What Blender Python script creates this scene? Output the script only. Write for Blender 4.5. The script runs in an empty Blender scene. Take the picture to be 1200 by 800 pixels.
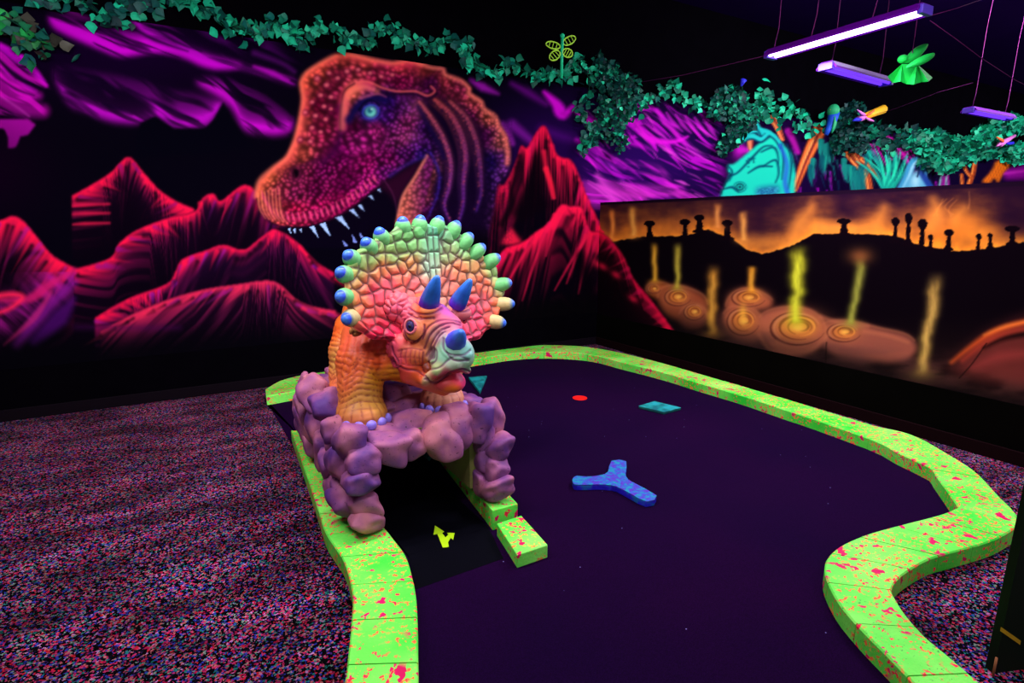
import bpy, bmesh, math, random
import numpy as np
from mathutils import Vector, Matrix

SC = bpy.context.scene
COL = SC.collection
random.seed(7)
RNG = np.random.default_rng(7)

# ---------------------------------------------------------------- camera
FPX = 660.0
PITCH = math.atan(138 / 660.0)
YAW = math.radians(30)
CAMH = 1.55
cam_data = bpy.data.cameras.new('camera')
cam = bpy.data.objects.new('camera', cam_data)
COL.objects.link(cam)
cam_data.sensor_width = 36.0
cam_data.lens = FPX * 36.0 / 1200.0
cam_data.clip_start = 0.02
cam_data.clip_end = 100
cam.location = (0, 0, CAMH)
cam.rotation_euler = (math.pi / 2 - PITCH, 0, -YAW)
SC.camera = cam

# ---------------------------------------------------------------- exposure, world
SC.view_settings.view_transform = 'Standard'
SC.view_settings.look = 'None'
SC.view_settings.gamma = 1.0
SC.view_settings.use_curve_mapping = False
SC.view_settings.exposure = 0.0
SC.render.film_transparent = False
SC.cycles.use_denoising = True
SC.cycles.max_bounces = 5
SC.cycles.diffuse_bounces = 3
SC.cycles.glossy_bounces = 2
SC.cycles.sample_clamp_indirect = 4.0
w = bpy.data.worlds.new('world')
SC.world = w
w.use_nodes = True
w.node_tree.nodes['Background'].inputs[0].default_value = (0.80, 0.72, 1.0, 1)
w.node_tree.nodes['Background'].inputs[1].default_value = 0.42  # added dim fill, entering by the open side behind the camera

# ---------------------------------------------------------------- added fill fixtures above the near course, out of view
# (x, y, z, rot z, power, colour, tilt about the tube's axis)
FILL_LAMPS = [
    (-0.60, 2.75, 2.92, 0.10, 95, (0.97, 0.88, 1.0), 0.75),
    (1.00, 2.55, 3.02, 0.00, 95, (0.97, 0.90, 1.0), 0.75),
    (2.55, 1.55, 2.95, -0.60, 85, (0.95, 0.88, 1.0), 0.70),
    (0.10, 0.60, 2.95, 0.20, 42, (1.0, 0.93, 0.97), 0.45),
    (3.20, -0.30, 2.95, -0.9, 45, (0.95, 0.88, 1.0), 0.5),
]

# ---------------------------------------------------------------- geometry helpers
_cp, _sp = math.cos(PITCH), math.sin(PITCH)
FWD = np.array([math.sin(YAW) * _cp, math.cos(YAW) * _cp, -_sp])
RT = np.array([math.cos(YAW), -math.sin(YAW), 0.0])
UP = np.cross(RT, FWD)
CPOS = np.array([0, 0, CAMH])


def ray(x, y):
    return FWD + RT * (x - 600) / FPX - UP * (y - 400) / FPX


def G(x, y, z=0.0):
    d = ray(x, y)
    return CPOS + d * ((z - CAMH) / d[2])


def onY(x, y, Y):
    d = ray(x, y)
    return CPOS + d * (Y / d[1])


def onX(x, y, X):
    d = ray(x, y)
    return CPOS + d * (X / d[0])


def project(P):
    v = P - CPOS
    z = v @ FWD
    z = np.where(z < 1e-3, 1e-3, z)
    return 600 + FPX * (v @ RT) / z, 400 - FPX * (v @ UP) / z


YW = 5.76      # long painted wall
XP = 4.61      # half-height partition
WTOP = 3.13
ZB = 0.415     # top of the black plinth
PTOP = 1.81
ZC = 0.085     # kerb height


def link(o, parent=None):
    COL.objects.link(o)
    if parent is not None:
        o.parent = parent
    return o


def tag(o, label=None, cat=None, group=None, kind=None):
    if label: o['label'] = label
    if cat: o['category'] = cat
    if group: o['group'] = group
    if kind: o['kind'] = kind
    return o


def empty(name, loc=(0, 0, 0), rz=0.0):
    o = bpy.data.objects.new(name, None)
    o.empty_display_size = 0.1
    COL.objects.link(o)
    o.location = Vector([float(v) for v in loc])
    o.rotation_euler = (0, 0, rz)
    return o


def mesh_obj(name, verts, faces, mat=None, parent=None, smooth=False):
    m = bpy.data.meshes.new(name)
    m.from_pydata([tuple(map(float, v)) for v in verts], [], faces)
    m.update()
    if smooth:
        m.polygons.foreach_set('use_smooth', [True] * len(m.polygons))
    if mat: m.materials.append(mat)
    return link(bpy.data.objects.new(name, m), parent)


def np_mesh(name, verts, quads, mat=None, parent=None, smooth=True, tris=None):
    m = bpy.data.meshes.new(name)
    nv = len(verts)
    m.vertices.add(nv)
    m.vertices.foreach_set('co', np.asarray(verts, np.float32).ravel())
    q = np.asarray(quads, np.int32).reshape(-1, 4)
    t = np.asarray(tris, np.int32).reshape(-1, 3) if tris is not None and len(tris) else np.zeros((0, 3), np.int32)
    m.loops.add(q.size + t.size)
    m.loops.foreach_set('vertex_index', np.concatenate([q.ravel(), t.ravel()]))
    m.polygons.add(len(q) + len(t))
    st = np.concatenate([np.arange(len(q)) * 4, q.size + np.arange(len(t)) * 3]).astype(np.int32)
    m.polygons.foreach_set('loop_start', st)
    m.polygons.foreach_set('loop_total', np.concatenate([np.full(len(q), 4), np.full(len(t), 3)]).astype(np.int32))
    m.update(calc_edges=True)
    m.validate()
    if smooth:
        m.polygons.foreach_set('use_smooth', [True] * len(m.polygons))
    if mat: m.materials.append(mat)
    return link(bpy.data.objects.new(name, m), parent)


def set_col(o, rgb_lin):
    a = o.data.color_attributes.new('paint', 'FLOAT_COLOR', 'POINT')
    c = np.ones((len(o.data.vertices), 4), np.float32)
    c[:, :3] = rgb_lin
    a.data.foreach_set('color', c.ravel())


def s2l(c):
    c = np.clip(np.asarray(c, float) / 255.0, 0, 1)
    return np.where(c <= 0.04045, c / 12.92, ((c + 0.055) / 1.055) ** 2.4)


def lin(r, g, b):
    v = s2l((r, g, b))
    return (float(v[0]), float(v[1]), float(v[2]), 1)


def box_geo(x0, x1, y0, y1, z0, z1):
    v = [(x, y, z) for x in (x0, x1) for y in (y0, y1) for z in (z0, z1)]
    f = [(0, 1, 3, 2), (4, 6, 7, 5), (0, 4, 5, 1), (2, 3, 7, 6), (0, 2, 6, 4), (1, 5, 7, 3)]
    return v, f


def box(name, x0, x1, y0, y1, z0, z1, mat, parent=None, bevel=0.0):
    v, f = box_geo(x0, x1, y0, y1, z0, z1)
    o = mesh_obj(name, v, f, mat, parent)
    if bevel:
        b = o.modifiers.new('bevel', 'BEVEL')
        b.width = bevel
        b.segments = 2
    return o


def bm_obj(name, bm, mat, parent=None, smooth=True):
    m = bpy.data.meshes.new(name)
    bm.to_mesh(m)
    bm.free()
    if smooth:
        m.polygons.foreach_set('use_smooth', [True] * len(m.polygons))
    if mat: m.materials.append(mat)
    return link(bpy.data.objects.new(name, m), parent)


def tube(name, pts, r, mat, parent=None, seg=8, r2=None):
    """a tube through the points, radius from r to r2"""
    pts = [np.array(p, float) for p in pts]
    n = len(pts)
    V, Fc = [], []
    prev = None
    for i, p in enumerate(pts):
        t = pts[min(i + 1, n - 1)] - pts[max(i - 1, 0)]
        t = t / (np.linalg.norm(t) + 1e-9)
        a = np.array([0, 0, 1.0]) if abs(t[2]) < 0.9 else np.array([1.0, 0, 0])
        if prev is not None: a = prev
        u = np.cross(t, np.cross(a, t)); u /= (np.linalg.norm(u) + 1e-9)
        prev = u
        v = np.cross(t, u)
        rr = r if r2 is None else r + (r2 - r) * i / (n - 1)
        for k in range(seg):
            an = 2 * math.pi * k / seg
            V.append(p + rr * (u * math.cos(an) + v * math.sin(an)))
    for i in range(n - 1):
        for k in range(seg):
            a, b = i * seg + k, i * seg + (k + 1) % seg
            Fc.append((a, b, b + seg, a + seg))
    Fc.append(tuple(range(seg))[::-1])
    Fc.append(tuple((n - 1) * seg + k for k in range(seg)))
    return mesh_obj(name, V, Fc, mat, parent, smooth=True)


def catmull(pts, n=8, closed=False):
    P = np.array(pts, float)
    out = []
    m = len(P)
    rng = range(m) if closed else range(m - 1)
    for i in rng:
        if closed:
            p0, p1, p2, p3 = P[(i - 1) % m], P[i], P[(i + 1) % m], P[(i + 2) % m]
        else:
            p0, p1, p2, p3 = P[max(i - 1, 0)], P[i], P[i + 1], P[min(i + 2, m - 1)]
        for k in range(n):
            t = k / n
            out.append(0.5 * (2 * p1 + (p2 - p0) * t + (2 * p0 - 5 * p1 + 4 * p2 - p3) * t * t + (3 * p1 - p0 - 3 * p2 + p3) * t ** 3))
    if not closed: out.append(P[-1])
    return np.array(out)


def resample(P, n):
    P = np.asarray(P, float)
    d = np.concatenate([[0], np.cumsum(np.linalg.norm(np.diff(P, axis=0), axis=1))])
    t = np.linspace(0, d[-1], n)
    return np.stack([np.interp(t, d, P[:, k]) for k in range(P.shape[1])], 1)


# ---------------------------------------------------------------- numpy noise
def _hash(ix, iy, seed=0):
    h = (ix.astype(np.int64) * 374761393 + iy.astype(np.int64) * 668265263 + seed * 974634777) & 0x7fffffff
    h = ((h ^ (h >> 13)) * 1274126177) & 0x7fffffff
    h = (h ^ (h >> 16)) & 0x7fffffff
    return h / float(0x7fffffff)


def vnoise(x, y, seed=0):
    ix, iy = np.floor(x), np.floor(y)
    fx, fy = x - ix, y - iy
    fx = fx * fx * (3 - 2 * fx); fy = fy * fy * (3 - 2 * fy)
    a = _hash(ix, iy, seed); b = _hash(ix + 1, iy, seed)
    c = _hash(ix, iy + 1, seed); d = _hash(ix + 1, iy + 1, seed)
    return a + (b - a) * fx + (c - a) * fy + (a - b - c + d) * fx * fy


def fbm(x, y, seed=0, o=4):
    s = 0; a = 0.5
    for k in range(o):
        s = s + a * vnoise(x * 2 ** k, y * 2 ** k, seed + k)
        a *= 0.5
    return s / (1 - 0.5 ** o)


def vor(x, y, seed=0, jit=0.85):
    """F1, F2 and cell hash of a jittered cell pattern"""
    ix, iy = np.floor(x), np.floor(y)
    f1 = np.full(x.shape, 9.0); f2 = np.full(x.shape, 9.0); hid = np.zeros(x.shape)
    for dx in (-1, 0, 1):
        for dy in (-1, 0, 1):
            cx, cy = ix + dx, iy + dy
            px = cx + 0.5 + jit * (_hash(cx, cy, seed) - 0.5)
            py = cy + 0.5 + jit * (_hash(cx, cy, seed + 11) - 0.5)
            d = np.hypot(px - x, py - y)
            nw = d < f1
            f2 = np.where(nw, f1, np.minimum(f2, d))
            hid = np.where(nw, _hash(cx, cy, seed + 23), hid)
            f1 = np.where(nw, d, f1)
    return f1, f2, hid


def sstep(a, b, x):
    t = np.clip((x - a) / (b - a), 0, 1)
    return t * t * (3 - 2 * t)


# ---------------------------------------------------------------- materials
def new_mat(name):
    m = bpy.data.materials.new(name)
    m.use_nodes = True
    return m, m.node_tree, m.node_tree.nodes['Principled BSDF']


def plain(name, rgb, rough=0.7, spec=0.2, metal=0.0, noise=0.0, nscale=30, bump=0.0):
    m, nt, b = new_mat(name)
    b.inputs['Roughness'].default_value = rough
    b.inputs['Specular IOR Level'].default_value = spec
    b.inputs['Metallic'].default_value = metal
    c = lin(*rgb)
    tc = nt.nodes.new('ShaderNodeTexCoord')
    nz = nt.nodes.new('ShaderNodeTexNoise')
    nz.inputs['Scale'].default_value = nscale
    nz.inputs['Detail'].default_value = 4
    nt.links.new(tc.outputs['Object'], nz.inputs['Vector'])
    mx = nt.nodes.new('ShaderNodeMix'); mx.data_type = 'RGBA'
    k0, k1 = 1 - noise, 1 + noise
    mx.inputs[6].default_value = (c[0] * k0, c[1] * k0, c[2] * k0, 1)
    mx.inputs[7].default_value = (min(1, c[0] * k1), min(1, c[1] * k1), min(1, c[2] * k1), 1)
    nt.links.new(nz.outputs['Fac'], mx.inputs[0])
    nt.links.new(mx.outputs[2], b.inputs['Base Color'])
    if bump:
        bp = nt.nodes.new('ShaderNodeBump')
        bp.inputs['Strength'].default_value = bump
        bp.inputs['Distance'].default_value = 0.01
        nt.links.new(nz.outputs['Fac'], bp.inputs['Height'])
        nt.links.new(bp.outputs['Normal'], b.inputs['Normal'])
    return m


def painted(name, rough=0.75, spec=0.12):
    m, nt, b = new_mat(name)
    at = nt.nodes.new('ShaderNodeVertexColor'); at.layer_name = 'paint'
    nt.links.new(at.outputs['Color'], b.inputs['Base Color'])
    b.inputs['Roughness'].default_value = rough
    b.inputs['Specular IOR Level'].default_value = spec
    return m


def emit(name, rgb, s):
    m, nt, b = new_mat(name)
    b.inputs['Base Color'].default_value = (0.02, 0.02, 0.02, 1)
    b.inputs['Emission Color'].default_value = (*rgb, 1)
    b.inputs['Emission Strength'].default_value = s
    return m


M_BLACK = plain('black_wall_paint', (4, 3, 6), 0.9, 0.0, noise=0.3, nscale=6)
M_CEIL = plain('black_ceiling_violet_glow', (28, 7, 58), 0.95, 0.0, noise=0.15, nscale=3)  # violet glow of the lamps put into the ceiling colour
M_MURAL = painted('mural_paint', 0.85, 0.0)
# ================================================================ THE MURALS (painted on the walls)
OX, OY = 60, 60
CW, CHT = 1380, 640
CV = np.zeros((CHT, CW, 3), np.float32)
CV[:] = np.array([5, 3, 12]) / 255.0


def _box(x0, y0, x1, y1):
    a = int(max(0, math.floor(x0 + OX))); b = int(min(CW, math.ceil(x1 + OX) + 1))
    c = int(max(0, math.floor(y0 + OY))); d = int(min(CHT, math.ceil(y1 + OY) + 1))
    if b <= a or d <= c: return None
    yy, xx = np.mgrid[c:d, a:b].astype(np.float32)
    return (slice(c, d), slice(a, b)), xx - OX, yy - OY


def lay(sl, m, col):
    m = m[..., None]
    CV[sl] = CV[sl] * (1 - m) + (np.asarray(col, np.float32) / 255.0) * m


def addl(sl, m, col):
    CV[sl] = np.clip(CV[sl] + (np.asarray(col, np.float32) / 255.0) * m[..., None], 0, 1)


def seg_mask(pts, w0, w1=None, soft=1.5, closed=False, mid=None):
    """soft tapered stroke along pts -> (slice, mask)"""
    P = np.asarray(pts, float)
    n = len(P)
    if w1 is None: w1 = w0
    W = np.linspace(w0, w1, n)
    if mid is not None:
        t = np.linspace(0, 1, n)
        W = np.where(t < .5, w0 + (mid - w0) * t * 2, mid + (w1 - mid) * (t * 2 - 1))
    pad = max(W.max(), 1) / 2 + soft * 1.5 + 1
    r = _box(P[:, 0].min() - pad, P[:, 1].min() - pad, P[:, 0].max() + pad, P[:, 1].max() + pad)
    if r is None: return None
    sl, X, Y = r
    M = np.zeros(X.shape, np.float32)
    for i in range(n - 1):
        a, b = P[i], P[i + 1]
        d = b - a
        L2 = d @ d + 1e-9
        t = np.clip(((X - a[0]) * d[0] + (Y - a[1]) * d[1]) / L2, 0, 1)
        dist = np.hypot(X - a[0] - t * d[0], Y - a[1] - t * d[1])
        hw = (W[i] + (W[i + 1] - W[i]) * t) / 2
        M = np.maximum(M, 1 - sstep(hw - soft, hw + soft, dist))
    return sl, M


def stroke(pts, w0, col, w1=None, soft=1.5, a=1.0, mid=None, smooth=True, add=False):
    if smooth and len(pts) > 2: pts = catmull(pts, 5)
    r = seg_mask(pts, w0, w1, soft, mid=mid)
    if r is None: return
    (addl if add else lay)(r[0], r[1] * a, col)


def boxblur(M, k):
    if k < 1: return M
    for ax in (0, 1):
        for _ in range(2):
            c = np.cumsum(np.pad(M, [(k + 1, k) if i == ax else (0, 0) for i in (0, 1)], mode='edge'), axis=ax)
            n = M.shape[ax]
            M = (np.take(c, range(2 * k + 1, 2 * k + 1 + n), axis=ax) - np.take(c, range(0, n), axis=ax)) / (2 * k + 1)
    return M


def inside(P, X, Y):
    P = np.asarray(P, float)
    ins = np.zeros(X.shape, bool)
    n = len(P)
    for i in range(n):
        x0, y0 = P[i]; x1, y1 = P[(i + 1) % n]
        if y0 == y1: continue
        c = ((y0 > Y) != (y1 > Y)) & (X < (x1 - x0) * (Y - y0) / (y1 - y0) + x0)
        ins ^= c
    return ins


def poly_mask(pts, soft=1, smooth=False):
    if smooth: pts = catmull(pts, 5, closed=True)
    P = np.asarray(pts, float)
    pad = soft * 2 + 2
    r = _box(P[:, 0].min() - pad, P[:, 1].min() - pad, P[:, 0].max() + pad, P[:, 1].max() + pad)
    sl, X, Y = r
    M = inside(P, X, Y).astype(np.float32)
    return sl, boxblur(M, int(soft)), X, Y


def poly(pts, col, soft=1, a=1.0, smooth=False):
    sl, M, X, Y = poly_mask(pts, soft, smooth)
    lay(sl, M * a, col)


def blob(x, y, rx, ry, col, a=1.0, ang=0.0, p=2.0, add=False):
    R = max(rx, ry) * 1.6
    r = _box(x - R, y - R, x + R, y + R)
    if r is None: return
    sl, X, Y = r
    c, s = math.cos(ang), math.sin(ang)
    u = ((X - x) * c + (Y - y) * s) / rx
    v = (-(X - x) * s + (Y - y) * c) / ry
    m = np.exp(-(u * u + v * v) ** (p / 2) * 1.2)
    (addl if add else lay)(sl, m * a, col)


def ring(x, y, rx, ry, w, col, a=1.0, ang=0, soft=1.2):
    t = np.linspace(0, 2 * math.pi, 26)
    c, s = math.cos(ang), math.sin(ang)
    P = np.stack([x + rx * np.cos(t) * c - ry * np.sin(t) * s, y + rx * np.cos(t) * s + ry * np.sin(t) * c], 1)
    r = seg_mask(P, w, w, soft)
    if r: lay(r[0], r[1] * a, col)


R_ = random.Random(3)


def jit(c, k=18):
    return [min(255, max(0, v + R_.uniform(-k, k))) for v in c]


# ---- magenta clouds, left half
MAG = (204, 6, 204); MAG2 = (150, 10, 165); DRK = (10, 2, 26)
def cloud(pts, w, col=MAG, a=1.0, soft=5, w1=None, mid=None):
    stroke(pts, w, col, w1=w1, soft=soft, a=a, mid=mid)

def streakfield(pts, col, ang, ln=60, wd=6, soft=4, lo=.35, hi=.65, seed=0, lowbias=0, a=1.0, dark=DRK, warp=10, edge=None):
    """soft-edged patch filled with airbrushed streaks"""
    sl, M, X, Y = poly_mask(pts, soft, True)
    wxx = X + warp * (vnoise(X / 40, Y / 40, seed + 5) - .5); wyy = Y + warp * (vnoise(X / 40, Y / 40, seed + 6) - .5)
    u = wxx * math.cos(ang) + wyy * math.sin(ang); v = -wxx * math.sin(ang) + wyy * math.cos(ang)
    n = fbm(u / ln, v / wd, seed, 3)
    m = sstep(lo, hi, n)
    if lowbias:
        # brighter along the lower outline
        P = catmull(pts, 5, closed=True)
        by = np.full(CW, -1e3)
        for (x0, y0), (x1, y1) in zip(P, np.roll(P, -1, axis=0)):
            for xx in range(int(min(x0, x1)), int(max(x0, x1)) + 1):
                if 0 <= xx + OX < CW:
                    yy = y0 + (y1 - y0) * ((xx - x0) / (x1 - x0) if x1 != x0 else 0)
                    by[xx + OX] = max(by[xx + OX], yy)
        d = by[(X + OX).astype(int)] - Y
        k = np.exp(-np.clip(d, 0, None) / lowbias)
        m = np.clip(m * (.35 + 1.1 * k) + .55 * k, 0, 1)
    lay(sl, M * m * a, col)
    if dark is not None: lay(sl, M * (1 - m) * a * .25, dark)


blob(150, 60, 190, 60, (26, 0, 44), .6)
cloud([(75, 10), (98, 20), (112, 26)], 8, (110, 10, 110), .8, 4, 4)
streakfield([(58, 18), (80, 20), (110, 32), (140, 34), (170, 40), (215, 54), (250, 66), (284, 76), (262, 82), (238, 78), (210, 66), (180, 62), (152, 66), (135, 65), (112, 56), (84, 44), (62, 32)], MAG, .38, 70, 7, 3, .3, .5, 3, 16)
streakfield([(150, 14), (185, 24), (215, 42), (250, 58), (290, 74), (340, 90), (344, 100), (310, 88), (276, 80), (240, 70), (205, 58), (170, 42)], (178, 8, 184), .45, 80, 5, 3, .42, .6, 14, 8)
streakfield([(205, 8), (260, 20), (320, 50), (345, 80), (300, 66), (250, 46)], (90, 6, 110), .5, 60, 10, 7, .4, .8, 21, 0, .8)
streakfield([(64, 82), (100, 84), (150, 92), (200, 104), (250, 116), (262, 122), (252, 138), (240, 148), (212, 150), (196, 146), (182, 138), (160, 144), (130, 142), (104, 132), (80, 120)], (176, 10, 178), .52, 66, 9, 4, .38, .72, 31, 13)
streakfield([(230, 96), (262, 92), (300, 106), (338, 134), (342, 152), (326, 158), (302, 156), (285, 150), (268, 122)], (190, 10, 188), .62, 60, 7, 4, .4, .62, 41, 10)
cloud([(298, 78), (320, 86), (338, 94)], 3, (176, 10, 176), .9, 3, 3, 7)
cloud([(298, 62), (330, 74), (345, 84)], 6, (80, 10, 96), .8, 4, 4)
for p in ([(112, 34), (132, 42), (150, 50)], [(148, 28), (180, 46), (220, 60)], [(172, 26), (205, 48), (236, 60)], [(120, 122), (140, 128), (155, 134)], [(150, 104), (190, 124), (232, 142)]):
    stroke(p, 1, DRK, 1, soft=2.4, a=.7, mid=4)
# black crag silhouettes under the clouds
poly([(160, 160), (165, 144), (182, 136), (205, 151), (240, 151), (250, 140), (262, 119), (272, 140), (285, 158), (300, 175), (160, 185)], (4, 3, 12), 1)
# far-left cloud
cloud([(-10, 48), (12, 62), (34, 78), (54, 100)], 6, MAG, 1, 3, 4, 14)
cloud([(-10, 62), (10, 84), (40, 108)], 6, MAG, 1, 4, 6, 10)
cloud([(-10, 82), (15, 108), (45, 112)], 16, (190, 10, 170), 1, 6, 8, 24)
cloud([(-10, 105), (20, 125), (50, 130)], 26, (160, 8, 140), 1, 7, 14)
cloud([(0, 112), (18, 124), (34, 136)], 3, (225, 60, 200), .7, 2.5, 2)
streakfield([(-40, 60), (0, 56), (34, 78), (54, 100), (52, 120), (40, 140), (-40, 145)], (214, 12, 190), .62, 60, 6, 3, .4, .6, 51, 0, .8)
stroke([(-5, 66), (20, 90), (50, 104)], 2, DRK, 2, soft=2.4, a=.9, mid=7)
stroke([(-5, 88), (18, 104), (40, 112)], 1, DRK, 1, soft=2, a=.7, mid=3)
stroke([(-5, 124), (12, 132), (22, 140)], 3, DRK, 1, soft=2, a=.7)
poly([(-20, 150), (4, 151), (10, 162), (9, 174), (13, 174), (19, 172), (24, 160), (33, 158), (42, 146), (34, 140), (-20, 140)], (165, 10, 150), 1)
poly([(-20, 151), (5, 152), (8, 160), (-20, 166)], (6, 2, 12), 1)
blob(-30, 200, 90, 60, (20, 0, 22), .6)

# ---- magenta and violet sky, right half
SKY = _box(540, 60, 870, 250)
blob(740, 185, 130, 60, (46, 8, 92), .95)
blob(640, 170, 90, 70, (30, 4, 60), .8)
cloud([(552, 94), (566, 102), (584, 110)], 4, (150, 20, 160), .9, 4, 2, 10)
cloud([(588, 146), (596, 158), (600, 168)], 8, (150, 30, 160), .9, 4, 6)
cloud([(600, 98), (618, 108), (640, 122)], 5, (90, 8, 110), .9, 5, 5, 9)
cloud([(600, 146), (612, 156), (624, 166)], 12, (120, 20, 140), .8, 5, 8)
cloud([(638, 108), (652, 122), (660, 134), (672, 124)], 4, (205, 10, 200), 1, 4, 4, 15)
cloud([(676, 132), (688, 140), (700, 144)], 4, (200, 8, 190), 1, 3, 4, 9)
cloud([(636, 152), (660, 160), (690, 168)], 12, (64, 8, 96), .9, 7, 8)
cloud([(676, 164), (700, 176), (732, 196)], 4, (190, 16, 190), 1, 4, 4, 10)
cloud([(700, 186), (716, 196), (730, 210)], 3, (180, 30, 200), .9, 3, 4, 7)
cloud([(730, 128), (744, 150), (760, 160), (768, 174)], 5, (210, 12, 205), 1, 3, 2, 14)
cloud([(722, 152), (740, 166), (770, 176)], 3, (210, 16, 205), 1, 3, 2, 8)
cloud([(770, 128), (780, 142), (794, 148)], 3, (195, 14, 195), 1, 3, 2, 8)
# flowing strands
def flow(x, y):
    t = (x - 700) / 150.0
    return 0.52 - 0.22 * math.sin(t * 2.6 + y * 0.03) + 0.45 * max(0, t - .5)
streakfield([(690, 160), (730, 120), (800, 122), (850, 150), (872, 190), (850, 246), (700, 246), (676, 200)], (190, 14, 190), .55, 60, 6, 6, .52, .72, 61, 0, .9, (22, 4, 56), 40)
streakfield([(690, 196), (760, 196), (850, 206), (860, 246), (700, 246)], (222, 40, 196), .35, 60, 10, 6, .45, .7, 71, 0, .6, (60, 6, 110), 30)
for k in range(120):
    x = R_.uniform(682, 850); y = R_.uniform(124, 236)
    if y < 124 + max(0, (x - 760)) * .12: continue
    L = R_.uniform(16, 46); p = [(x, y)]
    an = flow(x, y) + R_.uniform(-.12, .12)
    for q_ in range(5):
        x += L / 5 * math.cos(an); y += L / 5 * math.sin(an); an += R_.uniform(-.10, .16)
        p.append((x, y))
    c = R_.choice([(206, 16, 200), (225, 30, 205), (18, 4, 46), (30, 6, 70), (14, 3, 36), (228, 70, 200)])
    r = seg_mask(p, .6, .6, 1.5, mid=R_.uniform(1.5, 4.2))
    if r: lay(r[0], r[1] * R_.uniform(.4, .85), c)
cloud([(736, 134), (752, 152), (764, 164), (790, 166), (806, 160)], 2, (222, 20, 205), .9, 2.5, 2, 8)
for k in range(6):
    cloud([(770 + k * 11, 130 + k * 2), (778 + k * 11, 142 + k * 2), (790 + k * 10, 152 + k * 2)], 2, (206, 30, 196), .7, 2, 1, 5)
for y0, aa in ((206, .7), (214, .9)):
    cloud([(706, y0 + 6), (730, y0 + 12), (760, y0 + 14), (800, y0 + 12)], 5, (224, 50, 190), aa * .7, 5, 3, 9)
cloud([(700, 206), (712, 222), (720, 236)], 6, (215, 60, 190), .8, 5, 10)

# ---- the mountains
def mountain(ridge, depth, top=(255, 18, 62), deep=(130, 14, 110), fill=(5, 2, 10), dirs=((-.2, 1), (.2, 1)), n=90, L=(14, 46), glow=9, base=None, rim=1.0):
    R = catmull(ridge, 6)
    low = R[:, 1].max() + depth
    pts = [tuple(p) for p in R] + [(R[-1][0], low), (R[0][0], low)]
    if base is not None: pts = [tuple(p) for p in R] + list(base)
    sl, M, X, Y = poly_mask(pts, 1)
    ry = np.interp(X, R[:, 0], R[:, 1])
    d = Y - ry
    lay(sl, M, fill)
    tt_ = np.clip((X - R[0][0]) / max(1.0, R[-1][0] - R[0][0]), 0, 1) * (len(dirs) - 1)
    ds = np.array(dirs, float); ds = ds / np.linalg.norm(ds, axis=1)[:, None]
    ddx = np.interp(tt_, range(len(dirs)), ds[:, 0]); ddy = np.interp(tt_, range(len(dirs)), ds[:, 1])
    dd = np.clip(d, 0, None)
    sl_ = np.clip(ddx / np.maximum(ddy, .3), -2.2, 2.2)
    xr = X - dd * sl_ + 1.5 * vnoise(X / 14, Y / 14, 5)
    sc_ = 1 + np.abs(sl_) * .9
    nz = .62 * vnoise(xr / (3.4 * sc_), dd / 60, int(R[0][0]) + 3) + .38 * vnoise(xr / (9 * sc_), dd / 60, 17)
    nz = sstep(.22, .8, nz)
    Lm = (L[0] + L[1]) * .5 * .95
    I = np.exp(-(dd / (3.4 + Lm * (.12 + 1.0 * nz ** 1.4))) ** 1.25)
    hue = np.clip(dd / (Lm * 1.3), 0, 1)
    lay(sl, M * np.exp(-dd / (glow * 3.2)) * .26, deep)
    cmix = np.asarray(top, float)[None, None] * (1 - .55 * hue[..., None]) + np.asarray(deep, float)[None, None] * (.55 * hue[..., None])
    m_ = (M * I * .97)[..., None]
    CV[sl] = CV[sl] * (1 - m_) + np.clip(cmix / 255, 0, 1) * m_
    n = max(4, n // 4)
    keep = CV[sl].copy(); Mk = M.copy()
    RR = resample(R, n)
    for i, (x, y) in enumerate(RR):
        t = i / (n - 1)
        k = t * (len(dirs) - 1); j = min(int(k), len(dirs) - 2); f = k - j
        dx = dirs[j][0] * (1 - f) + dirs[j + 1][0] * f
        dy = dirs[j][1] * (1 - f) + dirs[j + 1][1] * f
        q = math.hypot(dx, dy) + 1e-6; dx, dy = dx / q, dy / q
        dx += R_.uniform(-.08, .08)
        ln = R_.uniform(*L)
        x += R_.uniform(-2, 2); y += R_.uniform(4, 7)
        p = [(x, y), (x + dx * ln * .5, y + dy * ln * .5), (x + dx * ln + R_.uniform(-2, 2), y + dy * ln)]
        r = seg_mask(p, R_.uniform(3.0, 7.0), .5, R_.uniform(1.4, 2.6))
        if r is None: continue
        col = np.array(top) * (1 - .0) if R_.random() < .6 else np.array(deep) * 1.15
        if R_.random() < .36:
            col = np.array(fill); p = [(a_ + dx * 7, b_ + dy * 7) for a_, b_ in p]; r = seg_mask(p, R_.uniform(3, 6), .5, 2.4)
        s0, m0 = r
        # fade along the stroke
        yy, xx = np.mgrid[s0[0], s0[1]]
        prog = ((xx - OX - p[0][0]) * dx + (yy - OY - p[0][1]) * dy) / ln
        lay(s0, m0 * np.clip(1.0 - prog * .9, 0, 1) * .62, col)
    # keep paint inside the outline
    CVn = CV[sl]
    return

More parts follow.
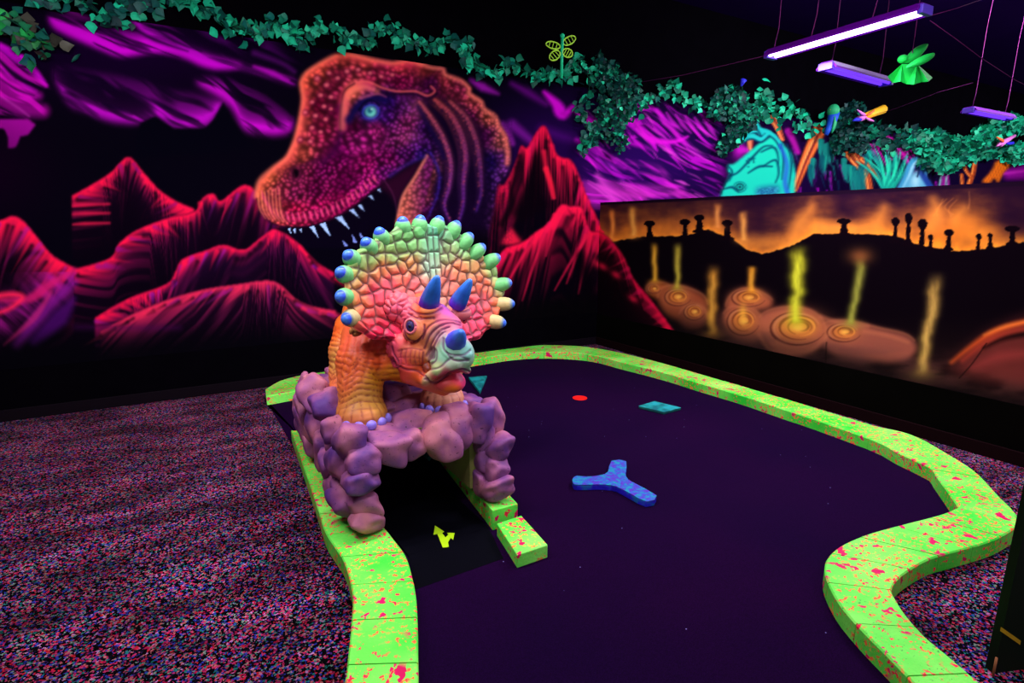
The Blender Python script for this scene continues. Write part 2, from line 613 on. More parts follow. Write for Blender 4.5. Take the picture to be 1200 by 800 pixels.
RED = (252, 20, 66)
mountain([(85, 229), (110, 215), (130, 202), (150, 184), (168, 202), (186, 222), (205, 235), (228, 245)], 60, RED, (110, 10, 90),
         dirs=((1, .12), (1, .2), (.2, 1), (1, .75), (-.9, .45), (-.9, .4)), n=90, L=(12, 34), glow=10)
for y in (241, 251, 263):
    stroke([(86, y), (100, y - 1), (128, y - 2 + R_.uniform(-1, 2))], 2, (225, 24, 66), 2, soft=2.6, a=.8, mid=4)
mountain([(85, 316), (128, 303), (140, 285), (160, 270), (196, 256), (228, 248), (238, 232), (250, 227), (258, 236), (274, 224), (286, 217), (300, 224), (330, 262)], 95, RED, (120, 14, 110),
         dirs=((1, .05), (1, .15), (1, .2), (.2, 1), (-.5, 1), (-.4, 1), (-.2, 1)), n=120, L=(12, 40), glow=10)
mountain([(112, 372), (150, 350), (195, 333), (206, 318), (214, 304), (240, 294), (262, 287), (285, 293), (304, 280), (322, 268), (340, 274), (356, 292), (372, 308), (392, 320)], 70, RED, (130, 20, 140),
         dirs=((1, .2), (.8, .4), (-.45, 1), (-.5, 1), (-.5, 1), (-.6, .8), (.9, .7), (.6, .5)), n=150, L=(12, 34), glow=10)
mountain([(118, 388), (160, 366), (200, 350), (240, 339), (280, 333), (308, 329), (326, 332), (346, 350), (366, 359), (394, 364)], 30, (235, 40, 80), (130, 20, 110),
         dirs=((-.9, .5), (-.9, .5), (-.9, .5), (-.8, .6), (1, .4), (1, .2)), n=150, L=(14, 40), glow=10)
mountain([(-40, 262), (0, 258), (14, 253), (26, 258), (42, 276), (58, 296), (72, 306), (87, 314)], 100, RED, (150, 20, 120),
         dirs=((-.4, 1), (-.3, 1), (-.4, 1), (-.7, 1), (-.8, 1), (-.6, 1)), n=110, L=(18, 60), glow=9)
# lower left folds, violet going down
sl, X, Y = _box(-60, 300, 92, 440)
st = fbm((X + Y * .55) / 60, (Y - X * .9) / 9, 5, 3)
band = np.exp(-((Y - (372 - .62 * X)) / 26.0) ** 2)
lay(sl, np.clip(band * (st * 1.5 - .25), 0, 1) * (X < 87) * (Y > 318), (160, 22, 130))
cloud([(87, 316), (60, 332), (34, 350), (0, 352)], 5, (205, 24, 100), .8, 4, 4, 12)
cloud([(-20, 350), (10, 345), (26, 348), (10, 362), (-20, 372)], 8, (250, 34, 80), .9, 4, 4)
cloud([(88, 330), (50, 366), (20, 404)], 6, (130, 22, 140), .7, 6, 10, 16)
cloud([(86, 350), (70, 372), (40, 400)], 4, (80, 12, 110), .7, 6, 10, 20)
cloud([(60, 342), (40, 372), (5, 404)], 4, (220, 40, 110), .5, 3, 2, 8)
# painting dims towards the bottom edge of the panel
sl, X, Y = _box(-60, 350, 400, 460)
lay(sl, sstep(372, 412, Y + (X - 200) * .05) * .92, (5, 4, 9))
cloud([(90, 383), (150, 384), (210, 384)], 6, (60, 8, 66), .5, 6, 4)

# right-hand red peaks
mountain([(536, 300), (552, 280), (566, 262), (574, 246), (577, 222), (582, 215), (590, 217), (598, 205), (606, 186), (611, 171), (618, 174), (626, 160), (636, 147), (643, 156), (650, 176), (656, 184), (668, 187), (676, 200), (684, 222), (692, 240), (699, 254), (706, 272), (712, 290)], 60, RED, (190, 14, 70),
         dirs=((-.4, 1), (-.3, 1), (-.35, 1), (-.2, 1), (-.25, 1), (-.12, 1), (.15, 1), (-.3, 1), (-.1, 1), (.1, 1)), n=210, L=(20, 74), glow=7.5)
stroke([(637, 178), (640, 200), (648, 232)], 6, (235, 24, 60), 3, soft=2.5, a=.9)
poly([(632, 172), (636, 190), (636, 236), (648, 238), (610, 262), (600, 250), (620, 210), (626, 182)], (8, 2, 8), 3, a=.85)
stroke([(597, 214), (600, 240), (588, 262)], 3, (8, 2, 8), 8, soft=3, a=.7)
stroke([(640, 198), (646, 214), (650, 232)], 7, (240, 26, 56), 2, soft=2, a=.85)
poly([(587, 285), (594, 273), (599, 266), (604, 273), (612, 284), (600, 288)], (232, 26, 60), 2, a=.9)
mountain([(548, 340), (566, 312), (584, 300), (594, 290), (612, 284), (628, 272), (642, 262), (654, 244), (660, 239), (668, 242), (680, 242), (686, 256), (692, 270), (706, 273), (718, 284), (730, 300), (742, 326), (760, 348), (778, 372), (792, 388)], 20, RED, (200, 16, 70),
         dirs=((-.4, 1), (-.5, 1), (-.5, 1), (-.45, 1), (-.4, 1), (-.5, 1), (-.35, 1), (-.4, 1), (-.6, 1), (-1, .5), (-1, .4)), n=230, L=(16, 66), glow=7.5,
         base=[(745, 392), (700, 388), (640, 380), (560, 390), (548, 380)])
for x0, y0, x1, y1 in ((690, 274, 650, 340), (686, 276, 664, 332), (692, 280, 678, 344), (640, 268, 612, 352), (626, 280, 590, 340), (656, 250, 640, 300)):
    stroke([(x0, y0), ((x0 + x1) / 2, (y0 + y1) / 2 - 2), (x1, y1)], 5, (230, 22, 66), 1, soft=1.8, a=.75)
for x, y in ((702, 310), (722, 322), (742, 350)):
    blob(x, y, 9, 5, (225, 24, 60), .8, .6)
stroke([(680, 300), (690, 340), (700, 372)], 10, (6, 2, 8), 22, soft=6, a=.8)
poly([(540, 352), (600, 356), (650, 348), (690, 345), (720, 368), (750, 384), (730, 400), (540, 410)], (5, 4, 6), 8, a=.9)

# ---- the tyrannosaur
def Z(l): return [(280 + x / 3.333, 50 + y / 3.333) for x, y in l]
HEAD = Z([(65, 590), (80, 540), (130, 490), (185, 445), (215, 380), (235, 300), (247, 220), (238, 155), (260, 115), (320, 75), (380, 45), (440, 42),
          (520, 62), (600, 75), (660, 65), (710, 75), (750, 92), (800, 98), (812, 122), (870, 142), (905, 175), (905, 198), (950, 226), (962, 255),
          (1005, 282), (1022, 325), (1046, 365), (1058, 430), (1055, 500), (1010, 560), (985, 700), (960, 800), (600, 800), (620, 690), (640, 600), (690, 520), (735, 440), (720, 445),
          (660, 480), (600, 520), (530, 570), (480, 612), (420, 657), (350, 692), (280, 714), (200, 720), (130, 705), (85, 660)])
poly([(x, y) for x, y in HEAD], (4, 2, 12), 4)
sl, M, X, Y = poly_mask(HEAD, 1)
SAMP = [(304, 232, 225, 112, 72), (316, 208, 238, 112, 80), (334, 192, 232, 96, 84), (332, 222, 190, 60, 90), (345, 226, 150, 36, 90), (352, 180, 238, 100, 84), (356, 145, 236, 96, 88),
        (374, 150, 200, 44, 92), (362, 118, 225, 84, 80), (372, 122, 150, 20, 66), (357, 95, 240, 98, 76), (376, 82, 238, 92, 78), (398, 68, 240, 90, 82), (428, 74, 236, 84, 86), (398, 90, 195, 52, 90),
        (440, 88, 185, 44, 84), (470, 80, 222, 64, 84), (500, 80, 232, 78, 84), (470, 96, 150, 20, 80), (505, 98, 90, 14, 80), (522, 92, 205, 66, 84), (540, 104, 190, 56, 96), (556, 118, 215, 80, 90),
        (574, 136, 238, 112, 90), (590, 165, 240, 122, 112), (592, 190, 140, 60, 160), (574, 190, 44, 20, 110), (566, 160, 110, 24, 100), (548, 140, 130, 24, 90), (560, 210, 40, 14, 90),
        (395, 130, 120, 16, 66), (392, 105, 170, 40, 80), (412, 108, 236, 112, 92), (404, 130, 205, 84, 90), (412, 150, 90, 10, 60), (430, 128, 30, 16, 100), (455, 118, 60, 20, 130), (450, 135, 90, 26, 140),
        (475, 122, 110, 34, 130), (478, 145, 160, 46, 120), (490, 165, 110, 34, 150), (495, 182, 50, 20, 120), (470, 165, 140, 44, 110), (440, 152, 190, 44, 130), (425, 165, 190, 40, 140), (400, 180, 150, 16, 110),
        (380, 200, 120, 14, 84), (372, 222, 120, 14, 76), (405, 215, 150, 18, 100), (430, 190, 170, 22, 108), (455, 186, 130, 18, 96), (475, 180, 80, 16, 96), (350, 205, 120, 24, 70),
        (325, 250, 235, 90, 80), (345, 248, 225, 34, 90), (378, 244, 220, 30, 110), (405, 236, 205, 26, 110), (430, 214, 190, 30, 130), (455, 202, 120, 24, 120),
        (500, 150, 50, 12, 90), (515, 160, 24, 6, 60), (505, 200, 170, 84, 80), (492, 215, 200, 96, 84), (485, 240, 205, 90, 90), (500, 250, 90, 20, 90), (520, 220, 30, 8, 60), (540, 180, 40, 8, 50), (530, 260, 50, 20, 100)]
S = np.array(SAMP, float)
num = np.zeros(X.shape + (3,)); den = np.zeros(X.shape)
for x, y, r, g, b in S:
    wgt = 1.0 / (((X - x) ** 2 + (Y - y) ** 2) + 12.0) ** 1.7
    num += wgt[..., None] * np.array([r, g, b]); den += wgt
C = num / den[..., None]
gq = C.mean(-1, keepdims=True); C = gq + (C - gq) * 1.18
rot = (X * .8 + Y * .6, -X * .6 + Y * .8)
wx = rot[0] + 3 * vnoise(X / 9, Y / 9, 4); wy = rot[1] + 3 * vnoise(X / 9, Y / 9, 8)
f1, f2, hid = vor(wx / 8.6, wy / 6.8, 3)
g1, g2, hid2 = vor(wx / 5.4, wy / 5.0, 9)
small = sstep(170, 200, Y) * (X < 470) + (X > 455) * .6 + (Y > 120) * (X > 440) * .6
small = np.clip(small, 0, 1)
edge = (f2 - f1) * (1 - small) + (g2 - g1) * small
cell = np.exp(-((f1 * (1 - small) + g1 * small) / .44) ** 2)
# how strong the scales are: weak on the orange rim and the brow
def near(pts, w, soft=6):
    r = seg_mask(catmull(pts, 4), w, w, soft)
    mm = np.zeros((CHT, CW), np.float32); mm[r[0]] = r[1]
    return mm[sl]
rimm = near(Z([(65, 590), (80, 540), (130, 490), (185, 445), (215, 380), (235, 300), (247, 220), (238, 155), (260, 115), (320, 75), (380, 45), (440, 42), (520, 62), (600, 75), (700, 75)]), 15, 7)
browm = near(Z([(405, 330), (410, 230), (440, 180), (500, 165)]), 14, 5)
mot = sstep(.3, .65, fbm(X / 16, Y / 16, 71, 3))
sm = np.clip(1 - .85 * rimm - .95 * browm, 0, 1)
C = C * ((1 - sm) + sm * (0.36 + .86 * cell * (.55 + .45 * mot) + .10 * (hid - .5)))[..., None]
C = C * (.74 + .26 * np.clip(rimm + browm, 0, 1))[..., None]
C = C + (sm * cell ** 2 * 30 * mot)[..., None] * np.array([1.2, .7, .8])
mm = M[..., None]
CV[sl] = CV[sl] * (1 - mm) + np.clip(C / 255, 0, 1) * mm
# orange edge light painted along the skull
stroke(Z([(65, 600), (80, 540), (130, 492), (187, 447), (218, 382), (238, 300), (250, 220), (243, 157), (264, 118), (320, 80), (380, 50), (440, 47), (520, 66), (600, 80), (660, 70), (710, 80)]), 5, (244, 112, 84), 5, soft=3.5, a=.75)
stroke(Z([(710, 80), (750, 97), (796, 102), (808, 126), (866, 148), (898, 178), (900, 200), (944, 230), (956, 258), (998, 288), (1016, 330), (1040, 370), (1050, 430), (1048, 470)]), 4, (244, 116, 96), 6, soft=3, a=.8)
# snout wrinkles and lips
for k in range(24):
    t = k / 23
    L = Z([(95, 600), (130, 660), (200, 682), (280, 675), (350, 655), (420, 618), (480, 572), (530, 530)])
    Pq = resample(np.array(L), 24)[k]
    stroke([(Pq[0] - 2, Pq[1] - 6 + t * 2), (Pq[0], Pq[1] + 1), (Pq[0] + 2, Pq[1] + 7 - t * 3)], 1.2, (236, 70, 120), 1, soft=1.2, a=.85, mid=3.0)
    stroke([(Pq[0] + 3, Pq[1] - 6 + t * 2), (Pq[0] + 5, Pq[1] + 6 - t * 3)], 1.6, (50, 4, 40), 1, soft=1.1, a=.8, smooth=False)
stroke(Z([(70, 610), (90, 665), (135, 708), (200, 722), (282, 716), (350, 694), (420, 660), (480, 615), (535, 570)]), 2, (40, 4, 30), 2, soft=1.3, a=.8)
for k in range(7):
    x = 301 + k * 4.2
    stroke([(x + 1, 226 - k), (x + 3, 243 + k * 1.0), (x + 10, 256 + k * .8)], 1.2, (246, 130, 92), 1, soft=1, a=.7, mid=2.2)
    stroke([(x + 3.5, 228 - k), (x + 5.5, 245 + k), (x + 13, 257 + k * .8)], 1, (110, 20, 50), 1, soft=1, a=.7, mid=1.8)
# nostril
blob(346.5, 203.5, 8.5, 10, (90, 20, 50), .8); blob(346.5, 203, 4.8, 6, (6, 2, 8), 1, p=4)
ring(339, 206, 6, 8, 1.2, (70, 10, 40), .7)
# mouth and throat
poly(Z([(130, 722), (280, 722), (360, 700), (430, 662), (490, 614), (540, 572), (600, 522), (660, 482), (722, 447), (740, 450), (690, 520), (640, 600), (620, 690), (600, 800), (260, 800), (180, 745)]), (7, 3, 16), 1)
poly(Z([(540, 560), (600, 525), (660, 488), (720, 452), (700, 500), (650, 570), (620, 640), (590, 590)]), (40, 6, 30), 3, a=.9)
stroke(Z([(570, 540), (605, 600), (622, 690)]), 1.4, (120, 40, 90), 1, soft=1, a=.5)
for x0, y0, dx, dy, w in ((195, 728, 10, 18, 5), (215, 730, 8, 20, 5), (240, 730, 6, 16, 4), (285, 720, 26, 42, 9), (325, 708, 36, 52, 12), (388, 682, 48, 50, 13), (438, 654, 36, 34, 9), (470, 636, 24, 26, 7), (512, 600, 16, 16, 6), (545, 574, 10, 12, 5)):
    poly(Z([(x0 - w, y0), (x0 + w, y0 - 6), (x0 + dx, y0 + dy)]), (150, 186, 232), 0)
    stroke(Z([(x0, y0), (x0 + dx * .6, y0 + dy * .6)]), 1, (200, 225, 250), .5, soft=.8, a=.5, smooth=False)
for x0, y0, dx, dy, w in ((420, 795, -16, -26, 8), (455, 780, -14, -34, 8), (480, 760, -10, -24, 6)):
    poly(Z([(x0 - w, y0), (x0 + w, y0), (x0 + dx, y0 + dy)]), (110, 130, 200), 0)
# lower jaw strip
jp = Z([(745, 430), (762, 470), (745, 560), (705, 690), (700, 760), (600, 760), (615, 690), (640, 600), (690, 520)])
sl, M, X, Y = poly_mask(jp, 1)
f1, f2, h = vor(X / 5.5, Y / 5.0, 31)
cc = np.array([215, 104, 84]) * (.45 + .7 * np.exp(-(f1 / .45) ** 2))[..., None]
t = sstep(470, 505, X)[..., None]
cc = cc * (1 - t) + t * (np.array([110, 26, 90]) * (.45 + .7 * np.exp(-(f1 / .45) ** 2))[..., None])
CV[sl] = CV[sl] * (1 - M[..., None]) + np.clip(cc / 255, 0, 1) * M[..., None]
stroke(Z([(735, 440), (690, 520), (640, 600), (620, 690), (610, 760)]), 3, (236, 130, 100), 3, soft=2, a=.8)
# neck folds
poly(Z([(700, 230), (780, 215), (860, 240), (940, 330), (970, 470), (985, 620), (960, 790), (720, 790), (760, 640), (790, 500), (785, 410), (735, 320)]), (14, 3, 26), 4, a=.95)
for pts, c0, c1, wd in (([(700, 235), (750, 300), (795, 380), (822, 470), (818, 560), (800, 640), (835, 720)], (226, 92, 92), (120, 40, 170), 8.5),
                        ([(760, 225), (820, 280), (862, 360), (880, 450), (872, 540), (872, 640), (850, 720)], (228, 84, 84), (90, 30, 160), 10),
                        ([(820, 232), (885, 300), (922, 390), (938, 490), (942, 590), (925, 660)], (218, 84, 92), (70, 24, 130), 9),
                        ([(745, 430), (778, 500), (775, 590), (735, 690)], (70, 40, 170), (70, 30, 170), 3.5)):
    pts = catmull(Z(pts), 6)
    nseg = len(pts)
    for i in range(nseg - 1):
        t = i / nseg
        c = np.array(c0) * (1 - t) ** 1.2 + np.array(c1) * (1 - (1 - t) ** 1.2)
        wq = wd * (.35 + .65 * math.sin(math.pi * min(1, t * .9 + .2)))
        r = seg_mask(pts[i:i + 2], wq * 1.5, wq * 1.5, 2.5)
        lay(r[0], r[1] * .30, c * .45)
        r = seg_mask(pts[i:i + 2] + np.array([wq * .18, -.5]), wq * .55, wq * .55, 1.6)
        lay(r[0], r[1] * .55, c)
    for i in range(0, nseg - 1):
        for q in range(2):
            blob(pts[i][0] - wd * .35 + R_.uniform(-2, 2), pts[i][1] + R_.uniform(-2, 2), R_.uniform(.8, 1.6), R_.uniform(.8, 1.6), (24, 4, 40), .7)
            if R_.random() < .5: blob(pts[i][0] + R_.uniform(-3, 3), pts[i][1] + R_.uniform(-2, 2), 1.2, 1.2, np.array(c0) * .9, .5)
sl, X, Y = _box(480, 110, 600, 290)
f1, f2, h = vor(X / 4.2, Y / 4.2, 77)
lum = CV[sl].sum(2)
lay(sl, (sstep(.25, .0, f2 - f1) * .3 * (lum > .35) * (X > 505) * (Y > 120)), (20, 4, 40))
# cheek, brow, eye
stroke(Z([(330, 470), (385, 400), (402, 330), (396, 250)]), 5, (50, 4, 50), 6, soft=4, a=.6)
stroke(Z([(250, 480), (330, 455), (400, 420)]), 3, (60, 6, 50), 4, soft=4, a=.5)
blob(487, 128, 12, 15, (190, 80, 120), .35); blob(482, 160, 12, 8, (200, 84, 110), .3)
stroke(Z([(700, 250), (740, 320), (785, 400), (800, 450)]), 4, (12, 4, 50), 4, soft=3, a=.8)
stroke(Z([(725, 445), (650, 478), (590, 520)]), 4, (50, 30, 130), 4, soft=3, a=.5)
for x_, y_, r_ in ((372, 92, 3.6), (383, 100, 3.8), (376, 112, 3.6), (388, 114, 3.4), (396, 92, 3.4), (407, 84, 3.6), (420, 82, 3.4), (380, 125, 3.4), (370, 136, 3.6), (382, 140, 3.4), (366, 150, 3.4), (376, 155, 3.2), (388, 128, 3.0), (364, 166, 3.2), (434, 86, 3.2), (447, 90, 3.2), (460, 88, 3.2), (366, 120, 3.2), (358, 132, 3), (386, 86, 3), (352, 164, 3)):
    blob(x_, y_, r_ + 1.6, r_ + 1.4, (96, 10, 46), .6, p=4); blob(x_ - .3, y_ - .4, r_ * .9, r_ * .75, (238, 104, 112), .8, p=3)
stroke(Z([(540, 188), (600, 200), (660, 198), (700, 205), (740, 218), (772, 200)]), 3, (20, 4, 30), 3, soft=2, a=.85)
stroke(Z([(440, 160), (500, 152), (560, 176), (620, 190), (690, 190), (735, 207), (765, 190), (750, 170)]), 2.5, (232, 92, 90), 2, soft=1.6, a=.85)
stroke(Z([(396, 345), (398, 260), (412, 190), (450, 160)]), 2.2, (20, 4, 20), 2, soft=1.8, a=.7)
stroke(Z([(405, 330), (412, 240), (440, 190), (490, 172), (540, 190)]), 8, (238, 116, 96), 5, soft=4, a=.6)
stroke(Z([(385, 350), (372, 400), (330, 440), (270, 470)]), 3, (60, 6, 40), 3, soft=3, a=.6)
stroke(Z([(430, 300), (470, 240), (520, 215), (570, 225)]), 9, (14, 8, 60), 6, soft=4, a=.9)
blob(434, 131, 13, 11, (20, 16, 90), .9); ring(434.5, 131, 9.5, 8, 1.6, (60, 70, 200), .8, -.3)
blob(434.5, 131, 7.2, 6.8, (110, 225, 190), 1, p=4); blob(433.5, 129.5, 3.6, 3.8, (8, 60, 90), .9, p=3); blob(435.5, 128, 1.5, 1.3, (200, 255, 240), .9)
stroke(Z([(470, 262), (490, 235), (520, 225), (550, 245)]), 2.6, (6, 4, 30), 2, soft=1.3, a=.95)
stroke(Z([(480, 292), (520, 306), (552, 290)]), 2, (60, 30, 120), 2, soft=1.5, a=.8)
stroke(Z([(480, 215), (540, 200), (575, 212)]), 4, (200, 84, 120), 1, soft=2, a=.6)

sl, X, Y = _box(295, 60, 600, 260)
for c_ in range(3): CV[sl][..., c_] = CV[sl][..., c_] * .6 + .4 * boxblur(CV[sl][..., c_].copy(), 1)
sl, X, Y = _box(425, 240, 600, 300)
lay(sl, sstep(258, 284, Y) * (X > 430) * (X < 572), (6, 2, 10))
# ---- the jungle on the far part of the long wall
def J(l): return [(830 + x / 5.33, 90 + y / 5.33) for x, y in l]
def K(l): return [(1000 + x / 6.0, 100 + y / 6.0) for x, y in l]
TEAL = (28, 205, 168); TD = (6, 60, 84)
poly([(848, 120), (1290, 120), (1290, 226), (900, 240), (846, 240)], (22, 4, 44), 6)
poly([(965, 180), (1195, 170), (1290, 226), (965, 232)], (14, 4, 34), 5)
for k in range(150):   # violet fern streaks
    x = R_.uniform(910, 1110); y = R_.uniform(168, 230)
    an = R_.uniform(1.0, 1.5); L = R_.uniform(8, 20)
    r = seg_mask([(x, y), (x + L * math.cos(an) * .5, y + L * math.sin(an))], 2.6, .4, 1.0)
    if r: lay(r[0], r[1] * R_.uniform(.35, .8), R_.choice([(170, 14, 170), (110, 14, 140), (24, 4, 50), (14, 40, 70), (16, 90, 90)]))
for k in range(24):    # magenta quills
    x = 1016 + k * 3.6; y = 165 + 5 * math.sin(k * .7) + (k > 11) * 10
    stroke([(x, y), (x + 6, y + 12), (x + 11, y + 24)], 3.2, (205, 20, 160), 1, soft=1, a=.9, smooth=False)
stroke([(868, 175), (880, 178), (884, 190)], 8, (200, 30, 180), 3, soft=3, a=.8)
blob(866, 176, 9, 12, (190, 20, 180), .8)
stroke(J([(500, 340), (530, 400), (560, 470)]), 8, (170, 20, 150), 6, soft=2.5, a=.9)
# orange trunks
def trunk(pts, w0, w1, c=(235, 110, 50)):
    stroke(pts, w0, (60, 16, 20), w1, soft=1.5)
    stroke(pts, w0 * .8, c, w1 * .8, soft=1.4)
    q = np.array(catmull(pts, 5)) + np.array([w0 * .12, 0])
    r = seg_mask(q, w0 * .22, w1 * .2, 1.2)
    lay(r[0], r[1] * .8, (90, 16, 30))
    q = np.array(catmull(pts, 5)) - np.array([w0 * .22, 0])
    r = seg_mask(q, w0 * .16, w1 * .12, 1)
    lay(r[0], r[1] * .8, (255, 170, 90))
trunk(J([(540, 700), (570, 620), (600, 540), (640, 450), (690, 340)]), 8, 18)
trunk(J([(240, 260), (260, 340), (265, 450)]), 14, 5, (240, 130, 90))
trunk(J([(400, 260), (430, 310), (465, 390)]), 11, 5, (240, 120, 70))
trunk(J([(870, 480), (920, 540), (970, 600), (1013, 720)]), 8, 9)
trunk(K([(0, 470), (50, 540), (100, 640), (115, 740)]), 7, 8)
trunk(K([(60, 520), (110, 560), (140, 610), (185, 660)]), 7, 4)
# dangling teal leaves
for x0, y0 in ((700, 400), (730, 430), (760, 420), (660, 520), (640, 560), (880, 560), (910, 570), (930, 600), (960, 560), (850, 520), (1000, 470), (720, 500)):
    for k in range(4):
        dx = R_.uniform(-14, 14)
        stroke(J([(x0 + dx, y0), (x0 + dx * 1.6, y0 + 60), (x0 + dx * 1.2 + 6, y0 + R_.uniform(90, 140))]), 5, R_.choice([(20, 120, 110), (24, 160, 130), (12, 80, 90)]), .6, soft=1.2, a=.85)
# spiky teal palm
for k in range(17):
    bx, by = 1040 + R_.uniform(-4, 6), 222
    an = -2.25 + k * .085; L = 58 - abs(k - 7) * 1.6
    stroke([(bx, by), (bx + L * .5 * math.cos(an), by + L * .5 * math.sin(an) - 2), (bx + L * math.cos(an - .1), by + L * math.sin(an - .1))], 4.5, R_.choice([TEAL, (20, 150, 130), (40, 225, 170)]), .8, soft=1, a=.9)
for k in range(6):
    stroke([(1000 + k * 3, 232), (998 + k * 3, 210), (1002 + k * 4, 196)], 5, (20, 130, 120), 1, soft=1.3, a=.7)
# blue-grey long-necked animal
stroke(K([(330, 740), (380, 640), (410, 560), (450, 525), (490, 560), (490, 640), (470, 660)]), 10, (60, 150, 190), 8, soft=2)
stroke(K([(340, 740), (390, 640), (420, 565), (452, 532)]), 3, (170, 225, 235), 3, soft=1.2, a=.8)
poly(K([(330, 745), (400, 640), (440, 600), (500, 620), (560, 745)]), (90, 170, 200), 2)
stroke(K([(480, 620), (520, 680), (560, 745)]), 7, (30, 60, 140), 7, soft=2)
blob(1073, 212, 6, 10, (190, 235, 240), .7)
stroke(K([(440, 590), (450, 570), (465, 590), (450, 640)]), 2.4, (16, 30, 70), 2, soft=1)
for k in range(5):
    stroke([(1100 + k * 3, 222), (1103 + k * 2, 208), (1106 + k, 194)], 3, R_.choice([(150, 200, 200), (180, 30, 160)]), .6, soft=1, a=.8)
# orange legs of a big animal, magenta ground
poly(K([(1050, 590), (1300, 540), (1300, 660), (1060, 665)]), (150, 14, 150), 3)
stroke(K([(1060, 620), (1180, 605), (1260, 600)]), 3, (210, 40, 190), 3, soft=2, a=.8)
trunk(K([(765, 690), (765, 660), (762, 630)]), 4, 4, (240, 110, 30)); trunk(K([(815, 690), (840, 620), (855, 545)]), 6, 5, (240, 110, 30)); trunk(K([(775, 560), (800, 610), (825, 640)]), 4, 4, (240, 110, 30))
poly(K([(900, 680), (980, 590), (1000, 540), (1060, 510), (1140, 505), (1100, 570), (1060, 610), (1020, 690), (1000, 660), (985, 655), (960, 690)]), (240, 116, 24), 1)
for k in range(6):
    stroke(K([(905 + k * 22, 690), (960 + k * 20, 610), (1000 + k * 24, 520)]), 1, (120, 36, 20), 1, soft=.8, a=.5)
# teal reptile head
poly(J([(70, 748), (105, 670), (135, 610), (118, 590), (122, 550), (165, 542), (240, 480), (320, 412), (360, 396), (400, 360), (450, 400), (520, 480), (545, 600), (540, 735), (300, 750)]), TEAL, 1)
for p in ([(180, 372), (260, 340), (340, 335), (410, 370), (450, 430)], [(200, 400), (270, 370), (330, 390), (380, 350)], [(330, 350), (300, 300), (270, 260)]):
    stroke(J(p), 7, (30, 190, 180), 5, soft=1.5); stroke(J([(x, y + 18) for x, y in p]), 2.5, TD, 2, soft=1.2, a=.85)
for p in ([(120, 620), (180, 600), (260, 520), (340, 440), (400, 430)], [(330, 470), (400, 440), (430, 470), (440, 540)], [(340, 560), (420, 520), (440, 600), (420, 660)],
          [(455, 420), (470, 520), (460, 640)], [(490, 420), (520, 540), (500, 700)], [(250, 600), (320, 560), (400, 560)], [(130, 560), (150, 600), (130, 650)], [(100, 700), (150, 690), (190, 720)]):
    stroke(J(p), 1.5, TD, 1.5, soft=1.3, a=.85, mid=3)
stroke(J([(450, 430), (490, 540), (480, 660), (500, 740)]), 5, (40, 80, 190), 6, soft=2.4, a=.75)
poly(J([(300, 700), (340, 690), (440, 680), (440, 740), (300, 748)]), (24, 60, 120), 3, a=.85)
for k in range(60):
    blob(*J([(R_.uniform(290, 440), R_.uniform(690, 742))])[0], .9, .8, (60, 180, 190), .7)
for k in range(12):
    blob(*J([(R_.uniform(240, 290), R_.uniform(500, 600))])[0], 1.2, 1, TD, .9)
ring(867, 219, 4.4, 3.6, 1.4, (4, 30, 50), .95); blob(867, 219, 2, 1.8, (4, 20, 50), 1); ring(867, 219, 7.5, 6, 1, TD, .7)
stroke(J([(75, 745), (108, 668), (138, 612), (120, 590), (124, 552)]), 1.6, (4, 30, 50), 1.6, soft=1, a=.8)

# ---- the half-height wall: geysers at sunset
def P_(l): return [(690 + x / 2.353, 180 + y / 2.353) for x, y in l]
CVL = CV.copy()
sl, X, Y = _box(690, 180, 1310, 560)
partm = (X > 699).astype(np.float32)
topy = 237.5 - .0505 * (X - 705)
lay(sl, partm, (26, 8, 28))
U = (X - 690) * 2.353; V_ = (Y - 180) * 2.353
hz = np.interp(U, [0, 60, 150, 260, 330, 400, 440, 480, 560, 620, 760, 850, 900, 1010, 1080, 1200, 1400], [248, 244, 230, 228, 210, 240, 268, 278, 255, 222, 222, 228, 250, 270, 265, 245, 240])
d = hz - V_
n = fbm(U / 70, V_ / 26, 21, 4)
n2 = fbm(U / 26, V_ / 40, 41, 3)
hgt = np.interp(U, [0, 150, 300, 470, 560, 620, 700, 850, 980, 1060, 1150, 1300], [62, 54, 46, 34, 58, 70, 34, 52, 92, 86, 40, 34])
gl = np.exp(-np.clip(d, 0, None) / (hgt * (.42 + 1.0 * n)))
lay(sl, partm * np.clip(np.exp(-np.clip(d - 6, 0, None) / 62) * (.1 + n), 0, 1) * .55, (70, 20, 56))
lay(sl, partm * np.clip(gl * (.55 + .8 * n2), 0, 1), (246, 136, 34))
lay(sl, partm * np.clip(gl ** 3 * .6 * n, 0, 1), (255, 176, 60))
for x_, y_, rx_, ry_, c_, a_ in ((1000, 215, 95, 50, (246, 130, 30), .75), (1040, 190, 60, 40, (250, 140, 44), .6), (960, 180, 40, 40, (236, 130, 60), .5), (1100, 225, 70, 24, (246, 140, 40), .6), (600, 200, 60, 34, (236, 140, 50), .6), (700, 205, 90, 18, (236, 136, 50), .6), (480, 245, 70, 24, (246, 150, 50), .6), (250, 200, 70, 26, (236, 130, 40), .5), (170, 205, 60, 24, (240, 130, 40), .5)):
    blob(*P_([(x_, y_)])[0], rx_ / 2.353, ry_ / 2.353, c_, a_ * .8)
for pts, w in (([(560, 250), (575, 200), (605, 160), (615, 145)], 34), ([(780, 215), (800, 180), (815, 150)], 40), ([(640, 200), (700, 205), (760, 205)], 30), ([(940, 200), (960, 160), (950, 130)], 40), ([(1010, 180), (1035, 150)], 26)):
    stroke(P_(pts), w / 2.353, (236, 140, 50), w / 4, soft=8, a=.55)
